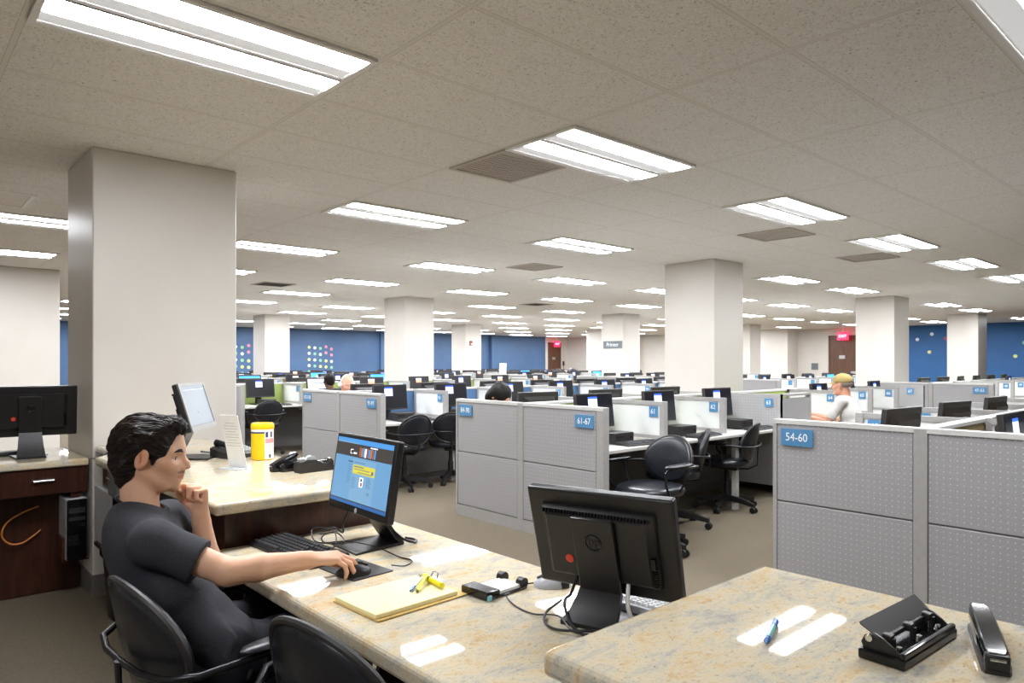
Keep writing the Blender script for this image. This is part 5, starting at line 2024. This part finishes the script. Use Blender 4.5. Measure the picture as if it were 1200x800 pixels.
def seated(px, py, face_deg, lean=.05, seat=.48, reach=.36, desk=.76, head_tilt=-.1, turn=0, h=.007):
    """joints of a person sitting at (px, py), hands on the desk in front"""
    a = math.radians(face_deg)
    fw = V((math.cos(a), math.sin(a), 0))
    lf = V((-math.sin(a), math.cos(a), 0))
    o = V((px, py, 0))
    P = lambda x, y, z: o + fw * x + lf * y + V((0, 0, z))
    J = dict(pelvis=P(0, 0, seat + .09), waist=P(-.02 + lean * .2, 0, seat + .25), chest=P(lean * .6, 0, seat + .41), neck=P(lean, 0, seat + .585))
    J['ax_chest_left'] = lf.copy()
    J['ax_pelvis_left'] = lf.copy()
    J['head'] = P(lean + .045, 0, seat + .725)
    fa = a + math.radians(turn)
    J['ax_face'] = V((math.cos(fa), math.sin(fa), head_tilt))
    for sd, s in (('L', 1), ('R', -1)):
        J['sh' + sd] = P(lean, s * .18, seat + .545)
        J['el' + sd] = P(lean + .12, s * .24, seat + .30)
        J['wr' + sd] = P(reach, s * .13, desk + .045)
        J['hip' + sd] = P(.02, s * .09, seat + .08)
        J['knee' + sd] = P(.42, s * .11, seat + .06)
        J['ankle' + sd] = P(.42, s * .11, .09)
        J['toe' + sd] = P(.56, s * .12, .03)
        J['hand' + sd] = hand_parts(J['wr' + sd], fw + V((0, 0, -.12)), V((0, 0, 1)), sd == 'L', [(20, 25, 15)] * 4, [(.6, .75, -.2), (.85, .4, -.2), (.95, .2, -.2)])
    return J


# --- the man in black at the low counter
def man_in_black():
    J = {}
    J['head'] = rdz(-1.137, 2.20, 1.137)
    J['ax_face'] = rdz(.955, .27, -.10)
    J['ax_head_up'] = V((0, 0, 1))
    J['neck'] = rdz(-1.150, 2.175, .938)
    J['chest'] = rdz(-1.105, 2.15, .828)
    J['waist'] = rdz(-1.010, 2.115, .70)
    J['pelvis'] = rdz(-.905, 2.075, .575)
    J['ax_chest_left'] = rdz(-.36, .93, 0)
    J['ax_pelvis_left'] = rdz(-.80, .60, 0)
    J['shR'] = rdz(-1.012, 1.985, .916)
    J['elR'] = rdz(-.812, 2.005, .828)
    J['wrR'] = rdz(-.622, 2.150, .822)
    J['shL'] = rdz(-1.135, 2.315, .908)
    J['elL'] = rdz(-1.005, 2.335, .705)
    J['wrL'] = rdz(-1.022, 2.30, .928)
    pl = J['ax_pelvis_left'].normalized()
    fw = rdz(.56, .827, 0).normalized()
    for sd, s in (('L', 1), ('R', -1)):
        J['hip' + sd] = J['pelvis'] + pl * (s * .09) + V((0, 0, -.01))
        J['knee' + sd] = J['hip' + sd] + fw * .40 + pl * (s * .05) + V((0, 0, -.01))
        J['ankle' + sd] = J['knee' + sd] + fw * .02 + V((0, 0, -.46))
        J['toe' + sd] = J['ankle' + sd] + fw * .14 + V((0, 0, -.06))
    F = rdz(.90, .42, -.02)
    J['handR'] = hand_parts(J['wrR'], F, V((0, 0, 1)) + rdz(0, -.12, 0), False, [(28, 34, 22), (24, 32, 24), (30, 36, 24), (36, 38, 24)], [(.66, .62, -.42), (.88, .10, -.42), (.92, -.12, -.36)], .05)
    J['handL'] = hand_parts(J['wrL'], rdz(-.06, 0, 1), rdz(.45, .88, 0), True, [(72, 92, 58), (76, 94, 58), (80, 94, 58), (84, 94, 56)], [(.75, .45, -.5), (.75, -.25, -.62), (.35, -.75, -.5)], .02)
    T = person('person', 'man in black T-shirt resting his chin near his fist, other hand on the mouse', J, .0031,
               dict(scale=.97, skin='e2b394', shirt=TEE, hair='quiff', stubble=True, sleeve=.62))
    # black cord round the neck
    n = J['neck'] + V((0, 0, .052))
    ring = []
    lat = rdz(-.25, .97, 0).normalized()
    fr = rdz(.97, .25, 0).normalized()
    for k in range(36):
        a = 2 * PI * k / 36
        ring.append(n + fr * (.000 + .070 * math.cos(a)) + lat * (.065 * math.sin(a)) + V((0, 0, -.024 * math.cos(a))))
    MB().tube(ring, .0042, 0, 8, closed=True).build('neck_cord', M['rubber'], T)
    return T


man_in_black()
J = seated(8.15, 3.28, 96, lean=.10, seat=.44, reach=.52, head_tilt=-.05)
person('person', 'man in a white T-shirt and khaki cap seated behind the 54-60 partition', J, .007, dict(skin='d09a80', shirt=WHITE_TEE, hair='cap', sleeve=.80, sleeve_grow=-.016, lips=False))
J = seated(4.45, 5.28, -84, lean=.10, seat=.37, reach=.28, head_tilt=-1.35)
person('person', 'person with a dark bowl of hair showing above the 84-90 partition', J, .008, dict(skin='c99878', shirt=DARK_TOP, hair='long', hair_mat=HAIR, lips=False))
J = seated(4.66, 8.6, -95, lean=.08, seat=.40, reach=.40, head_tilt=-.25)
person('person', 'balding man with headphones showing above the partition left of the 91-97 sign', J, .008, dict(skin='d2a088', shirt=DARK_TOP, hair='bald', hair_mat=GREYHAIR, lips=False))
J = seated(5.30, 10.15, 88, lean=.05, seat=.40, reach=.40, head_tilt=-.1)
person('person', 'dark-haired person seen from behind beside the balding man with headphones', J, .008, dict(skin='5a3a2a', shirt=DARK_TOP, hair='short', hair_mat=HAIR, lips=False))
# ------------------------------------------------------------------ camera, world, exposure
cd = bpy.data.cameras.new('camera')
cam = bpy.data.objects.new('camera', cd)
COL.objects.link(cam)
cam.location = (0, 0, EYE)
cam.rotation_euler = (PI / 2, 0, YAW - PI / 2)
cd.sensor_width = 36
cd.lens = 36 * FPX / 1200
cd.shift_y = 24 / 1200
cd.clip_start = .05
cd.clip_end = 200
SC.camera = cam

w = bpy.data.worlds.new('world')
SC.world = w
w.use_nodes = True
w.node_tree.nodes['Background'].inputs[0].default_value = (.9, .92, 1, 1)
w.node_tree.nodes['Background'].inputs[1].default_value = .1

SC.view_settings.view_transform = 'Standard'
SC.view_settings.look = 'None'
SC.view_settings.gamma = 1
SC.view_settings.use_curve_mapping = False
SC.view_settings.exposure = 1.28
SC.cycles.use_denoising = True
SC.cycles.max_bounces = 8
SC.cycles.diffuse_bounces = 5
SC.cycles.glossy_bounces = 4
SC.cycles.sample_clamp_indirect = 6
